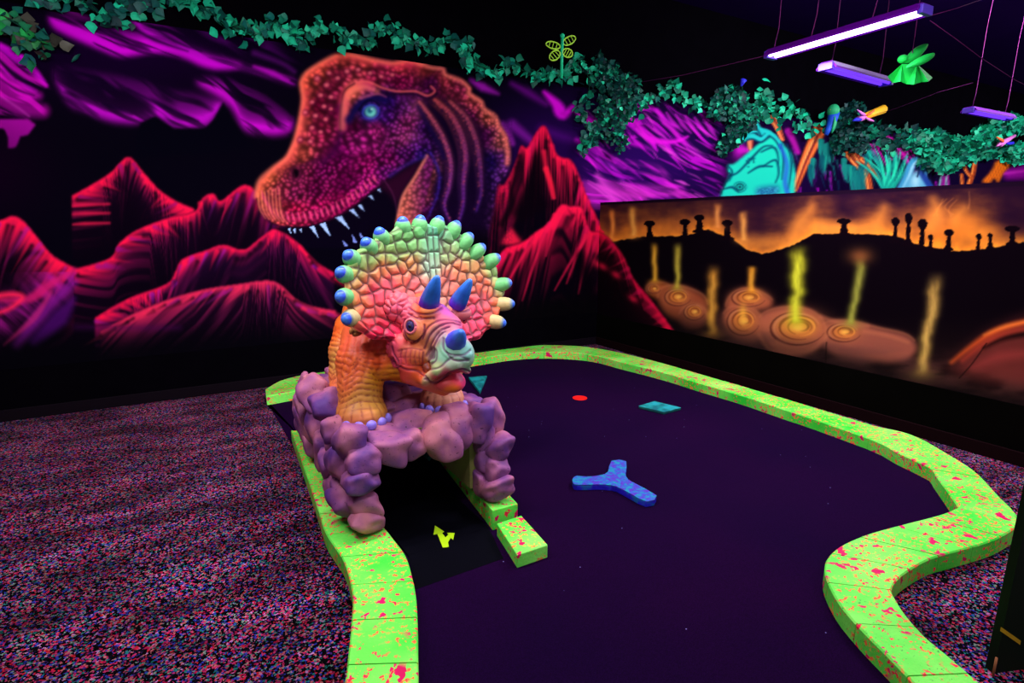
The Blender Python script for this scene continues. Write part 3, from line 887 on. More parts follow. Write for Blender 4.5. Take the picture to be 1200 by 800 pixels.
for k in range(5):
    x = R_.uniform(930, 1060); y = R_.uniform(130, 190)
    stroke(P_([(x, y), (x + R_.uniform(-25, 15), y - 20), (x + R_.uniform(-10, 40), y - 45)]), 1.6, (255, 150, 60), .5, soft=1.4, a=.3)
poly(P_([(1110, 180), (1180, 150), (1420, 140), (1420, 235), (1160, 230)]), (26, 8, 28), 12, a=.8)
# hills in silhouette
lay(sl, partm * sstep(-1.5, 2.5, -d + 3 * vnoise(U / 7, U * 0, 3)), (10, 4, 10))
sunny = sstep(0, 1, (V_ - 420) / 200)
lay(sl, partm * sunny * .5, (40, 22, 18))
def mush(x, y, h, w, cap, lean=0):
    K0 = (12, 4, 10)
    rows_ = 9
    L_, Rr = [], []
    for i in range(rows_ + 1):
        t = i / rows_
        ww = w * (.62 - .30 * t) * (1 + R_.uniform(-.22, .22))
        if t < .12: ww = w * 1.1
        L_.append((x - ww + lean * t, y + 6 - (h * .82 + 6) * t)); Rr.append((x + ww + lean * t, y + 6 - (h * .82 + 6) * t))
    poly(P_(L_ + Rr[::-1]), K0, 0)
    cw = cap * .78
    poly(P_([(x + lean - cw * .5, y - h * .66), (x + lean - cw, y - h * .80), (x + lean - cw * .9, y - h * .95), (x + lean - cw * .3, y - h * 1.04), (x + lean + cw * .5, y - h * 1.02), (x + lean + cw, y - h * .88), (x + lean + cw * .8, y - h * .76), (x + lean + cw * .4, y - h * .66)]), K0, 0)
for a_ in ((168, 232, 46, 16, 20), (265, 228, 46, 16, 20), (305, 212, 42, 18, 20), (382, 232, 48, 18, 20), (704, 220, 40, 20, 26), (844, 240, 62, 12, 16, 2), (880, 250, 84, 14, 14, 2),
           (917, 262, 80, 14, 18, 4), (943, 266, 42, 11, 10), (990, 262, 52, 14, 18, 4), (1072, 266, 44, 11, 11, 4), (1107, 256, 36, 11, 11), (1168, 246, 46, 16, 28), (1250, 246, 50, 16, 22)):
    mush(*a_)
# mineral terraces
def terr(pts, c, s=7):
    poly(P_(pts), c, s, smooth=True)
def lobe(pts, c, edge=(226, 130, 84), s=3):
    poly(P_(pts), c, s, smooth=True)
    Q_ = catmull(P_(pts), 5, closed=True)
    top = [tuple(q) for q in Q_]
    k_ = len(top) // 2
    r = seg_mask(top[:k_ + 1], 1.0, 1.0, 2.4, mid=3.0); lay(r[0], r[1] * .45, edge)
lobe([(160, 378), (165, 360), (185, 354), (215, 358), (225, 372), (205, 395), (180, 395)], (176, 84, 34))
lobe([(190, 395), (205, 368), (245, 364), (290, 376), (322, 398), (328, 440), (300, 462), (250, 460), (210, 440)], (150, 70, 42))
lobe([(250, 440), (270, 420), (305, 418), (325, 440), (318, 475), (285, 484), (255, 470)], (120, 56, 40))
lobe([(378, 420), (392, 390), (430, 372), (475, 382), (505, 402), (498, 424), (450, 432), (400, 436)], (176, 88, 56))
lobe([(640, 478), (680, 460), (740, 465), (800, 480), (880, 500), (905, 540), (860, 575), (740, 570), (660, 545)], (150, 78, 60))
lobe([(372, 440), (400, 420), (450, 428), (478, 455), (482, 500), (450, 520), (405, 505), (378, 475)], (170, 84, 56))
lobe([(470, 450), (520, 425), (590, 425), (640, 452), (655, 500), (630, 540), (570, 562), (505, 540), (478, 500)], (178, 92, 66))
sl, X, Y = _box(690, 300, 1310, 560)
U = (X - 690) * 2.353; V_ = (Y - 180) * 2.353
nn = fbm(U / 90, V_ / 30, 61, 4)
botm = np.interp(U, [0, 200, 500, 900, 1300], [470, 500, 560, 640, 700])
bandm = np.exp(-((V_ - botm + 40) / 52) ** 2) * sstep(180, 420, U)
lay(sl, bandm * sstep(.3, .75, nn) * .6 * (X > 700), (116, 64, 56))
def pool(x, y, rx, ry, seed=0):
    x, y = P_([(x, y)])[0]; rx /= 2.353; ry /= 2.353
    blob(x, y, rx * 1.25, ry * 1.25, (176, 96, 60), .75, p=3)
    blob(x, y, rx * .8, ry * .8, (228, 128, 48), .8, p=3)
    for q, c, a_, ph, sw in ((1.05, (70, 30, 26), .7, .3, 4.6), (.9, (206, 130, 84), .6, 2.4, 3.6), (.74, (104, 46, 28), .75, 1.2, 5.0), (.60, (250, 160, 60), .6, 3.6, 4.2), (.46, (110, 46, 24), .8, 2.0, 4.8), (.28, (90, 36, 20), .7, 4.0, 4.0)):
        t_ = np.linspace(ph, ph + sw, 22)
        sp = 1 - .10 * (t_ - ph) / sw
        pts_ = [(x + (1 - q) * rx * .2 + rx * q * k_ * math.cos(u_), y - (1 - q) * ry * .1 + ry * q * k_ * math.sin(u_)) for u_, k_ in zip(t_, sp)]
        r = seg_mask(pts_, .4, .4, 1.0, mid=max(1.4, rx * .11))
        lay(r[0], r[1] * a_, c)
    blob(x + 1, y, rx * .28, ry * .28, (255, 186, 74), .9)
for a_ in ((180, 372, 18, 13), (245, 395, 36, 24), (290, 436, 28, 22), (440, 397, 46, 24), (425, 462, 44, 38), (575, 480, 74, 46), (703, 492, 46, 26)):
    pool(*a_)
for p in ([(520, 520), (600, 545), (660, 500)], [(470, 500), (500, 540), (560, 550)], [(640, 450), (700, 468), (770, 476)], [(760, 490), (820, 500), (880, 520)]):
    stroke(P_(p), 5, (190, 104, 70), 3, soft=3, a=.6)
# geysers
def geyser(x0, y0, x1, y1, w, c=(250, 170, 50), a=.9):
    (ax_, ay_), (bx_, by_) = P_([(x0, y0 - 14), (x1, y1)])
    w = w / 2.353
    blob(bx_, by_, w, w * .5, c, .5)
    sl, X, Y = _box(min(ax_, bx_) - w * 1.6, ay_ - 3, max(ax_, bx_) + w * 1.6, by_ + 4)
    t = np.clip((Y - ay_) / (by_ - ay_), 0, 1)
    cx = ax_ + (bx_ - ax_) * t + (vnoise(Y / 9, Y * 0, int(x0)) - .5) * w * .25
    hw = w * (.62 - .14 * t)
    m = np.exp(-(np.abs(X - cx) / hw) ** 2.4 * 1.4)
    n_ = .62 + .5 * fbm(X / 3.5, Y / 12, int(x0), 3)
    m = np.clip(m * n_, 0, 1) * sstep(0, .22, t) * (1 - sstep(.96, 1.03, (Y - ay_) / (by_ - ay_)))
    lay(sl, m * a, c)
    m2 = np.exp(-(np.abs(X - cx) / (hw * .4)) ** 2) * sstep(.08, .4, t) * (1 - sstep(.94, 1.0, t)) * n_
    lay(sl, np.clip(m2, 0, 1) * a * .5, np.minimum(255, np.array(c) * 1.1 + 22))
geyser(65, 160, 65, 240, 15, (240, 140, 50)); geyser(122, 152, 124, 228, 20, (240, 160, 60), .8); geyser(355, 145, 356, 205, 20, (236, 140, 60), .7); geyser(427, 165, 425, 240, 22, (236, 150, 60), .75)
geyser(180, 252, 182, 352, 18, (226, 160, 40)); geyser(246, 252, 244, 372, 20, (190, 170, 50)); geyser(341, 310, 340, 500, 30, (232, 156, 50)); geyser(447, 318, 450, 380, 22, (244, 156, 40))
geyser(580, 255, 572, 468, 42, (200, 200, 40), 1); geyser(755, 285, 722, 472, 30, (150, 150, 50), .8); blob(*P_([(748, 282)])[0], 15, 10, (150, 84, 40), .7); geyser(962, 330, 918, 610, 38, (206, 160, 70), .85)
blob(*P_([(425, 440)])[0], 5, 12, (255, 180, 60), .8)
poly(P_([(985, 600), (1040, 545), (1100, 500), (1170, 466), (1300, 430), (1420, 420), (1420, 640), (1200, 640), (1080, 625)]), (120, 46, 40), 9, a=.8)
for pts, w_, c_, a_ in (([(1000, 575), (1050, 535), (1110, 495), (1180, 470), (1300, 445)], 7, (246, 92, 34), .8), ([(1030, 570), (1090, 525), (1160, 495), (1260, 478)], 8, (226, 70, 44), .6), ([(1060, 590), (1130, 560), (1220, 550)], 12, (170, 60, 54), .5), ([(1090, 500), (1150, 476), (1240, 456)], 4, (250, 130, 50), .7)):
    stroke(P_(pts), 2, c_, w_ * .7, soft=w_ * .7, a=a_, mid=w_)
stroke(P_([(1090, 535), (1150, 508), (1240, 492), (1320, 490)]), 2, (14, 6, 8), 9, soft=4, a=.9, mid=6)
# panel joints and fade to the bottom edge
bl = 378 + .217 * (X - 745)
lay(sl, sstep(-34, -4, Y - bl) * .5 * (X > 700), (20, 14, 14))
stroke([(968.5, 401), (967.5, 424)], 1, (10, 5, 5), 1, soft=.8, a=.8, smooth=False)
stroke([(1156, 402), (1140, 425), (1124, 443)], 1, (14, 5, 5), 1, soft=.8, a=.9)
# the red slope runs on round the corner of the half wall
mountain([(699, 272), (706, 273), (718, 284), (730, 300), (742, 326), (760, 348), (778, 372), (790, 388)], 10, RED, (200, 16, 70), fill=(8, 3, 8),
         dirs=((-1, .5), (-1, .6), (-1, .5), (-1, .4), (-1, .4)), n=60, L=(8, 24), glow=7.5, base=[(760, 384), (720, 376), (699, 372)])
for x, y in ((706, 312), (722, 322), (742, 350)):
    blob(x, y, 7, 4, (225, 24, 60), .8, .6)
stroke([(699, 254), (703, 268), (707, 272)], 3, RED, 2, soft=1.2, a=.9)
CVP = CV


def sample(cv, px, py):
    x = np.clip(px + OX, 0, CW - 1.001); y = np.clip(py + OY, 0, CHT - 1.001)
    ix = x.astype(int); iy = y.astype(int)
    fx = (x - ix)[:, None]; fy = (y - iy)[:, None]
    return (cv[iy, ix] * (1 - fx) * (1 - fy) + cv[iy, ix + 1] * fx * (1 - fy) + cv[iy + 1, ix] * (1 - fx) * fy + cv[iy + 1, ix + 1] * fx * fy)


def grid_quads(nx, nz):
    i = np.arange(nx - 1)[:, None] * nz + np.arange(nz - 1)[None, :]
    return np.stack([i, i + nz, i + nz + 1, i + 1], -1).reshape(-1, 4)


def c2l(c):
    return s2l(c * 255.0)


# long wall: one flat painted sheet
cols = np.concatenate([np.arange(-58, 720, 1.15), np.arange(720, 1318, 1.7)])
xs = np.array([onY(c, 230, YW)[0] for c in cols])
xs = np.concatenate([[-4.2, -1.75], xs[xs > -1.7], [19.0]])
zs = np.linspace(ZB, WTOP, 400)
XX, ZZ = np.meshgrid(xs, zs, indexing='ij')
Pv = np.stack([XX.ravel(), np.full(XX.size, YW), ZZ.ravel()], 1)
px, py = project(Pv)
cl = sample(CVL, px, py)
hidden = (Pv[:, 0] > XP) & (Pv[:, 2] < PTOP - .35 + (Pv[:, 0] - XP) * .04)
cl[hidden] = np.array([14, 4, 30]) / 255
vxw = np_mesh('wall_mural', Pv, grid_quads(len(xs), len(zs)), M_MURAL, smooth=False)
set_col(vxw, c2l(cl))
vxw.name = 'wall_back'
tag(vxw, kind='structure')
# half-height wall: painted face
rows = np.linspace(ZB - .02, PTOP, 300)
pc = np.arange(697, 1290, 1.2)
ys = np.array([onX(c, 300, XP)[1] for c in pc])
ys = np.concatenate([[YW], ys[(ys < YW) & (ys > .35)], [-1.2]])
YY, ZZ = np.meshgrid(ys, rows, indexing='ij')
Pv = np.stack([np.full(YY.size, XP - .002), YY.ravel(), ZZ.ravel()], 1)
px, py = project(Pv)
cl = sample(CVP, np.where(Pv[:, 1] < .4, 1300, px), np.where(Pv[:, 1] < .4, 400, py))
edge = np.clip((Pv[:, 2] - (PTOP - .035)) / .012, 0, 1)[:, None]
cl = cl * (1 - edge) + edge * np.array([22, 8, 24]) / 255
pm = np_mesh('wall_right', Pv, grid_quads(len(ys), len(rows)), M_MURAL, smooth=False)
set_col(pm, c2l(cl))
tag(pm, kind='structure')
# ================================================================ ROOM SHELL
def struct(o): return tag(o, kind='structure')
XR = 19.0
struct(box('wall_upper', -4.2, XR, YW - .0, YW + .12, WTOP, 4.3, M_BLACK))
struct(box('wall_plinth', -4.2, XR, YW - .012, YW + .12, 0, ZB, M_BLACK))
struct(box('wall_behind', -4.2, XR, YW + .003, YW + .12, ZB, WTOP, M_BLACK))
struct(box('baseboard_back', -4.2, XP, YW - .030, YW - .012, 0, .095, plain('black_baseboard', (12, 6, 12), .7, .04), bevel=.004))
struct(box('wall_partition', XP, XP + .10, -1.2, YW, ZB - .02, PTOP, plain('dark_partition_cap', (18, 6, 20), .9, .0, noise=.3)))
struct(box('wall_partition_plinth', XP - .012, XP + .10, -1.2, YW - .013, 0, ZB - .018, plain('matt_black_plinth', (6, 5, 4), .9, .0, noise=.4, nscale=3)))
struct(box('baseboard_right', XP - .030, XP - .012, -1.2, YW - .031, 0, .095, plain('dark_red_baseboard', (18, 5, 7), .8, .02), bevel=.004))
struct(box('wall_left', -4.3, -4.2, -2.5, YW + .12, 0, 4.3, M_BLACK))
struct(box('wall_far', XR, XR + .1, -2.5, YW + .12, 0, 4.3, M_BLACK))
struct(box('ceiling', -4.2, XR, -2.5, YW + .12, 4.3, 4.4, M_CEIL))

# ---- floor: confetti-fleck carpet
def carpet_mat():
    m, nt, b = new_mat('confetti_carpet')
    N = nt.nodes.new; L = nt.links.new
    tc = N('ShaderNodeTexCoord')
    acc = None
    v = N('ShaderNodeTexVoronoi'); v.inputs['Scale'].default_value = 135; v.inputs['Randomness'].default_value = 1.0
    wn = N('ShaderNodeTexNoise'); wn.inputs['Scale'].default_value = 120
    mixv = N('ShaderNodeMix'); mixv.data_type = 'VECTOR'; mixv.inputs[0].default_value = .012
    L(tc.outputs['Object'], mixv.inputs[4]); L(wn.outputs['Color'], mixv.inputs[5]); L(tc.outputs['Object'], wn.inputs['Vector'])
    L(mixv.outputs[1], v.inputs['Vector'])
    sep = N('ShaderNodeSeparateColor'); L(v.outputs['Color'], sep.inputs[0])
    cr = N('ShaderNodeValToRGB'); cr.color_ramp.interpolation = 'CONSTANT'
    stops = [(0, (2, 1, 4)), (.42, (14, 8, 26)), (.50, (205, 24, 84)), (.56, (54, 70, 190)), (.64, (226, 60, 120)), (.70, (36, 140, 130)), (.76, (70, 40, 120)), (.81, (214, 120, 120)), (.86, (240, 40, 60)), (.90, (140, 170, 150)), (.94, (220, 150, 210)), (.97, (30, 20, 50))]
    el = cr.color_ramp.elements
    while len(el) > 1: el.remove(el[-1])
    el[0].position = 0; el[0].color = lin(*stops[0][1])
    for p, c in stops[1:]:
        e = el.new(p); e.color = lin(*c)
    L(sep.outputs[0], cr.inputs[0])
    # darker bands: shade of carpet wrinkles and hollows put into the colour
    mp = N('ShaderNodeMapping'); mp.inputs['Scale'].default_value = (1.2, 3.2, 1); mp.inputs['Rotation'].default_value = (0, 0, .25)
    L(tc.outputs['Object'], mp.inputs[0])
    n = N('ShaderNodeTexNoise'); n.inputs['Scale'].default_value = 1.6; n.inputs['Detail'].default_value = 3; L(mp.outputs[0], n.inputs['Vector'])
    mr = N('ShaderNodeMapRange'); mr.inputs[1].default_value = .38; mr.inputs[2].default_value = .64; mr.inputs[3].default_value = .18; mr.inputs[4].default_value = .56
    L(n.outputs['Fac'], mr.inputs[0])
    mul = N('ShaderNodeVectorMath'); mul.operation = 'SCALE'
    L(cr.outputs[0], mul.inputs[0]); L(mr.outputs[0], mul.inputs['Scale'])
    L(mul.outputs[0], b.inputs['Base Color'])
    b.inputs['Roughness'].default_value = 1; b.inputs['Specular IOR Level'].default_value = 0.05
    bp = N('ShaderNodeBump'); bp.inputs['Strength'].default_value = .5; bp.inputs['Distance'].default_value = .004
    L(v.outputs['Distance'], bp.inputs['Height']); L(bp.outputs[0], b.inputs['Normal'])
    return m
struct(box('floor', -4.2, XR, -2.5, YW + .1, -.06, 0, carpet_mat()))

# ---- kerbs
def kerb_mat():
    m, nt, b = new_mat('green_fluorescent_kerb_paint')
    N = nt.nodes.new; L = nt.links.new
    tc = N('ShaderNodeTexCoord')
    base = N('ShaderNodeTexNoise'); base.inputs['Scale'].default_value = 2.6; base.inputs['Detail'].default_value = 6; L(tc.outputs['Object'], base.inputs['Vector'])
    cr = N('ShaderNodeValToRGB'); e = cr.color_ramp.elements
    e[0].position = .34; e[0].color = lin(46, 214, 52); e[1].position = .68; e[1].color = lin(140, 244, 96)
    L(base.outputs['Fac'], cr.inputs[0])
    # fine orange flecks
    def spots(scale, thr, soft, seed, gate_scale, gate_lo, gate_hi):
        mp = N('ShaderNodeMapping'); mp.inputs['Location'].default_value = (seed, seed * .7, 0); L(tc.outputs['Object'], mp.inputs[0])
        n = N('ShaderNodeTexNoise'); n.inputs['Scale'].default_value = scale; n.inputs['Detail'].default_value = 3; n.inputs['Roughness'].default_value = .6; L(mp.outputs[0], n.inputs['Vector'])
        r = N('ShaderNodeMapRange'); r.inputs[1].default_value = thr; r.inputs[2].default_value = thr + soft; L(n.outputs['Fac'], r.inputs[0])
        g = N('ShaderNodeTexNoise'); g.inputs['Scale'].default_value = gate_scale; g.inputs['Detail'].default_value = 1; L(mp.outputs[0], g.inputs['Vector'])
        r2 = N('ShaderNodeMapRange'); r2.inputs[1].default_value = gate_lo; r2.inputs[2].default_value = gate_hi; L(g.outputs['Fac'], r2.inputs[0])
        mu = N('ShaderNodeMath'); mu.operation = 'MULTIPLY'; L(r.outputs[0], mu.inputs[0]); L(r2.outputs[0], mu.inputs[1])
        return mu.outputs[0]
    def over(c, fac, col):
        mx = N('ShaderNodeMix'); mx.data_type = 'RGBA'; L(fac, mx.inputs[0]); L(c, mx.inputs[6]); mx.inputs[7].default_value = lin(*col); return mx.outputs[2]
    c = over(cr.outputs[0], spots(46, .565, .03, 3.1, 7, .42, .5), (250, 112, 60))
    c = over(c, spots(34, .60, .02, 9.7, 5, .45, .52), (244, 40, 70))
    c = over(c, spots(22, .615, .012, 15.3, 4, .47, .52), (214, 16, 92))
    c = over(c, spots(13, .60, .010, 33.3, 3, .50, .54), (206, 14, 84))
    c = over(c, spots(90, .66, .03, 21.3, 3, .5, .58), (40, 120, 60))
    L(c, b.inputs['Base Color'])
    b.inputs['Roughness'].default_value = .6; b.inputs['Specular IOR Level'].default_value = .15
    bp = N('ShaderNodeBump'); bp.inputs['Strength'].default_value = .35; bp.inputs['Distance'].default_value = .006
    n = N('ShaderNodeTexNoise'); n.inputs['Scale'].default_value = 70; n.inputs['Detail'].default_value = 4; L(tc.outputs['Object'], n.inputs['Vector'])
    L(n.outputs['Fac'], bp.inputs['Height']); L(bp.outputs[0], b.inputs['Normal'])
    return m
M_KERB = kerb_mat()
M_JOINT = plain('kerb_joint', (22, 120, 40), .9, .05)


def kerb_run(name, inner, outer, z0, z1, blk, label, parent=None, n_min=1, group=None):
    """blocks between two ground outlines"""
    A = catmull(inner, 8); B = catmull(outer, 8)
    N = 400
    A = resample(A, N); B = resample(B, N)
    mid = (A + B) / 2
    s = np.concatenate([[0], np.cumsum(np.linalg.norm(np.diff(mid, axis=0), axis=1))])
    nb = max(n_min, int(round(s[-1] / blk)))
    t = empty(name, (*mid[0][:2], 0))
    tag(t, label, 'kerb', group, 'thing')
    o0 = np.array([*mid[0][:2], 0])
    for k in range(nb):
        a, b = s[-1] * k / nb, s[-1] * (k + 1) / nb
        g = .0022
        ss = np.linspace(a + (g if k else 0), b - (g if k < nb - 1 else 0), 9)
        ia = np.stack([np.interp(ss, s, A[:, i]) for i in (0, 1)], 1)
        ib = np.stack([np.interp(ss, s, B[:, i]) for i in (0, 1)], 1)
        ce = (ia.mean(0) + ib.mean(0)) / 2
        V, Fc = [], []
        bv = .006
        dz = random.uniform(-.0012, .0012)
        for q in range(9):
            u = (ib[q] - ia[q]); u /= np.linalg.norm(u)
            prof = [(ia[q], z0), (ia[q], z1 - bv), (ia[q] + u * bv, z1), (ib[q] - u * bv, z1), (ib[q], z1 - bv), (ib[q], z0)]
            for p, z in prof:
                V.append((p[0] - o0[0], p[1] - o0[1], z + (dz if z > z0 else 0)))
        for q in range(8):
            for j in range(5):
                i0 = q * 6 + j
                Fc.append((i0, i0 + 1, i0 + 7, i0 + 6))
            Fc.append((q * 6 + 5, q * 6, q * 6 + 6, q * 6 + 11))
        Fc.append((5, 4, 3, 2, 1, 0)); Fc.append(tuple(48 + j for j in range(6)))
        bm = bmesh.new()
        vs = [bm.verts.new(v) for v in V]
        for f in Fc: bm.faces.new([vs[i] for i in f])
        bmesh.ops.recalc_face_normals(bm, faces=bm.faces)
        bm_obj('kerb_block', bm, M_KERB, t, smooth=False)
    return t


def gp(l, z=ZC): return [tuple(G(x, y, z)[:2]) for x, y in l]


K_OUT = gp([(311, 456), (328, 446), (350, 440), (383, 435)]) + gp([(470, 422), (553, 412), (590, 406), (630, 404), (680, 405.5), (720, 411.5), (760, 421), (800, 432), (850, 446.5), (900, 461), (950, 476), (990, 488), (1027, 499), (1069, 509), (1110, 531), (1144, 553), (1170, 580), (1189, 599), (1197, 614)])
K_IN = gp([(312, 464), (330, 461), (350, 457), (385, 449)]) + gp([(470, 433), (553, 421), (600, 414), (640, 412), (690, 415), (730, 424.5), (780, 437), (820, 449), (870, 463.5), (920, 480), (950, 489.5), (990, 503.5), (1030, 518), (1061, 535), (1087, 545), (1099, 560), (1110, 575), (1119, 588), (1123, 594)])
K_OUT2 = gp([(1197, 614), (1194, 622), (1162, 633), (1132, 642), (1102, 650), (1080, 659), (1061, 671), (1048, 682), (1044, 691), (1052, 706), (1069, 729), (1095, 755), (1125, 779), (1160, 810), (1200, 850)])
K_IN2 = gp([(1123, 594), (1119, 599), (1087, 607), (1050, 616), (1012, 627), (981, 641), (971, 652), (967, 662), (967, 672), (971, 684), (986, 710), (1012, 740), (1042, 770), (1075, 803), (1130, 862)])
# the two outlines of the bend are matched arc by arc
def pair(a, b, n):
    return resample(catmull(a, 6), n), resample(catmull(b, 6), n)
i1, o1 = pair(K_IN, K_OUT, 60)
i2, o2 = K_IN2, K_OUT2
o1[:, 1] = np.minimum(o1[:, 1], YW - .036); o1[:, 0] = np.minimum(o1[:, 0], XP - .036)
t = kerb_run('kerb', [tuple(p) for p in i1], [tuple(p) for p in o1], 0, ZC, .27, 'long green kerb curving from behind the dinosaur along the half wall to the bend')
m1 = [G(x, y, ZC)[:2] for x, y in [(1123, 594), (1100, 603), (1050, 616), (1012, 627), (985, 639), (970, 653), (966.5, 668), (972, 686), (986, 710), (1012, 740), (1042, 770), (1090, 820), (1140, 872)]]
m2 = [G(x, y, ZC)[:2] for x, y in [(1197, 614), (1165, 632), (1118, 646), (1090, 654), (1066, 667), (1052, 678), (1045, 690), (1050, 702), (1062, 720), (1085, 746), (1114, 770), (1160, 810), (1210, 858)]]
kerb_run('kerb', [tuple(p) for p in m1], [tuple(p) for p in m2], 0, ZC, .25, 'fluorescent green kerb doubling back to the lower right edge with big magenta splatters')
l_in = [G(x, y, ZC)[:2] for x, y in [(357, 505), (392, 560), (425, 596), (447, 614), (462, 632), (475, 650), (482, 671), (487, 695), (489, 720), (489.5, 750), (490, 800), (488, 860), (484, 930)]]
l_out = [G(x, y, ZC)[:2] for x, y in [(341, 504), (357, 550), (372, 594), (381, 622), (392, 640), (402, 655), (409, 675), (413.5, 700), (412, 728), (410, 750), (404, 800), (392, 860), (376, 930)]]
kerb_run('kerb', [tuple(p) for p in l_in], [tuple(p) for p in l_out], 0, ZC, .235, 'broad fluorescent green kerb running from under the rock arch to the bottom edge')
# short stepped kerb under the right leg of the arch
kb = empty('kerb', (1.25, 2.2, 0)); tag(kb, 'short two-step fluorescent green kerb under the right leg of the rock arch', 'kerb', None, 'thing')
def kbox(name, pts, z0, z1, mat=M_KERB):
    V = [(x - 1.25, y - 2.2, z0) for x, y in pts] + [(x - 1.25, y - 2.2, z1) for x, y in pts]
    n = len(pts)
    o = mesh_obj(name, V, [tuple(range(n))[::-1], tuple(range(n, 2 * n))] + [(i, (i + 1) % n, n + (i + 1) % n, n + i) for i in range(n)], mat, kb)
    bm = bmesh.new(); bm.from_mesh(o.data); bmesh.ops.recalc_face_normals(bm, faces=bm.faces); bm.to_mesh(o.data); bm.free()
    b = o.modifiers.new('bevel', 'BEVEL'); b.width = .005; b.segments = 2
    return o
q = [tuple(G(x, y, .07)[:2]) for x, y in [(606, 650), (642, 638), (611, 603.5), (582, 613)]]
kbox('kerb_block', q, 0, .07)
q2 = [tuple(G(x, y, .115)[:2]) for x, y in [(577, 598), (607, 590), (592, 574)]]
e = np.array(q2[1]) - np.array(q2[2])
q2 = q2 + [(q2[0][0] - e[0], q2[0][1] - e[1])]
kbox('kerb_block', q2, 0, .115)
e2 = e / np.linalg.norm(e)
q3 = [tuple(np.array(p) - e2 * (np.linalg.norm(e) + .004)) for p in q2]
q3 = [q3[0], q3[1], tuple(np.array(q3[1]) - e2 * 1.05), tuple(np.array(q3[0]) - e2 * 1.05)]
kbox('kerb_block', q3, 0, .115)
# ================================================================ TURF AND COURSE FITTINGS
def turf_mat():
    m, nt, b = new_mat('dark_violet_turf')
    N = nt.nodes.new; L = nt.links.new
    tc = N('ShaderNodeTexCoord')
    n = N('ShaderNodeTexNoise'); n.inputs['Scale'].default_value = 240; n.inputs['Detail'].default_value = 3; L(tc.outputs['Object'], n.inputs['Vector'])
    n2 = N('ShaderNodeTexNoise'); n2.inputs['Scale'].default_value = 1.1; n2.inputs['Detail'].default_value = 2; L(tc.outputs['Object'], n2.inputs['Vector'])
    mx = N('ShaderNodeMix'); mx.data_type = 'RGBA'; mx.inputs[6].default_value = lin(13, 3, 31); mx.inputs[7].default_value = lin(27, 3, 35); L(n2.outputs['Fac'], mx.inputs[0])
    mr = N('ShaderNodeMapRange'); mr.inputs[1].default_value = .3; mr.inputs[2].default_value = .7; mr.inputs[3].default_value = .6; mr.inputs[4].default_value = 1.5; L(n.outputs['Fac'], mr.inputs[0])
    sc = N('ShaderNodeVectorMath'); sc.operation = 'SCALE'; L(mx.outputs[2], sc.inputs[0]); L(mr.outputs[0], sc.inputs['Scale'])
    # lint and dust specks
    v = N('ShaderNodeTexVoronoi'); v.inputs['Scale'].default_value = 9; L(tc.outputs['Object'], v.inputs['Vector'])
    r = N('ShaderNodeMapRange'); r.inputs[1].default_value = .03; r.inputs[2].default_value = .02; L(v.outputs['Distance'], r.inputs[0])
    m2 = N('ShaderNodeMix'); m2.data_type = 'RGBA'; L(r.outputs[0], m2.inputs[0]); L(sc.outputs[0], m2.inputs[6]); m2.inputs[7].default_value = lin(120, 110, 170)
    L(m2.outputs[2], b.inputs['Base Color'])
    b.inputs['Roughness'].default_value = 1; b.inputs['Specular IOR Level'].default_value = .02
    return m
outline = [tuple(p) for p in i1] + [tuple(p) for p in resample(catmull(m1, 6), 40)][1:] + [(1.6, .1), (.6, .1)] + [tuple(p) for p in resample(catmull(l_in, 6), 40)][::-1] + [tuple(G(341, 519)[:2]), tuple(G(310, 466)[:2])]
mid_shift = []
t = mesh_obj('putting_turf', [(x, y, .003) for x, y in outline] + [(x, y, .0) for x, y in outline],
             [tuple(range(len(outline)))] + [(i, (i + 1) % len(outline), len(outline) + (i + 1) % len(outline), len(outline) + i) for i in range(len(outline))], turf_mat())
tag(t, 'dark violet putting turf enclosed by the green kerbs', 'putting turf')
PT = plain
# ---- black ramp mat through the tunnel
mat_pts = [(.70, 2.11), (1.155, 2.07), (1.215, 3.80), (.70, 3.80)]
def slab(name, pts, z0, z1, mat, parent=None, off=(0, 0, 0), bev=.003):
    n = len(pts)
    za = z0 if hasattr(z0, '__len__') else [z0] * n
    zb = z1 if hasattr(z1, '__len__') else [z1] * n
    V = [(x - off[0], y - off[1], z - off[2]) for (x, y), z in zip(pts, za)] + [(x - off[0], y - off[1], z - off[2]) for (x, y), z in zip(pts, zb)]
    o = mesh_obj(name, V, [tuple(range(n))[::-1], tuple(range(n, 2 * n))] + [(i, (i + 1) % n, n + (i + 1) % n, n + i) for i in range(n)], mat, parent)
    bm = bmesh.new(); bm.from_mesh(o.data); bmesh.ops.recalc_face_normals(bm, faces=bm.faces); bm.to_mesh(o.data); bm.free()
    if bev:
        b = o.modifiers.new('bevel', 'BEVEL'); b.width = bev; b.segments = 2
    return o
M_MAT = PT('black_rubber', (3, 3, 9), .7, .03, noise=.3, nscale=20)
a1, a2 = G(485, 692)[:2], G(590, 655)[:2]
b1, b2 = G(479, 654)[:2], G(572, 620)[:2]
c1_, c2_ = np.array([.71, 2.62]), np.array([1.19, 2.62])
mt = empty('ramp_mat', (.93, 2.3, 0.003)); tag(mt, 'black rubber ramp mat lying in the mouth of the tunnel', 'mat')
slab('ramp_lip', [tuple(a1), tuple(a2), tuple(b2), tuple(b1)], .003, [.004, .004, .014, .014], M_MAT, mt, (.93, 2.3, .003), 0)
slab('ramp_bed', [tuple(b1), tuple(b2), (1.195, 3.8), (.715, 3.8)], .003, .0145, M_MAT, mt, (.93, 2.3, .003), 0)
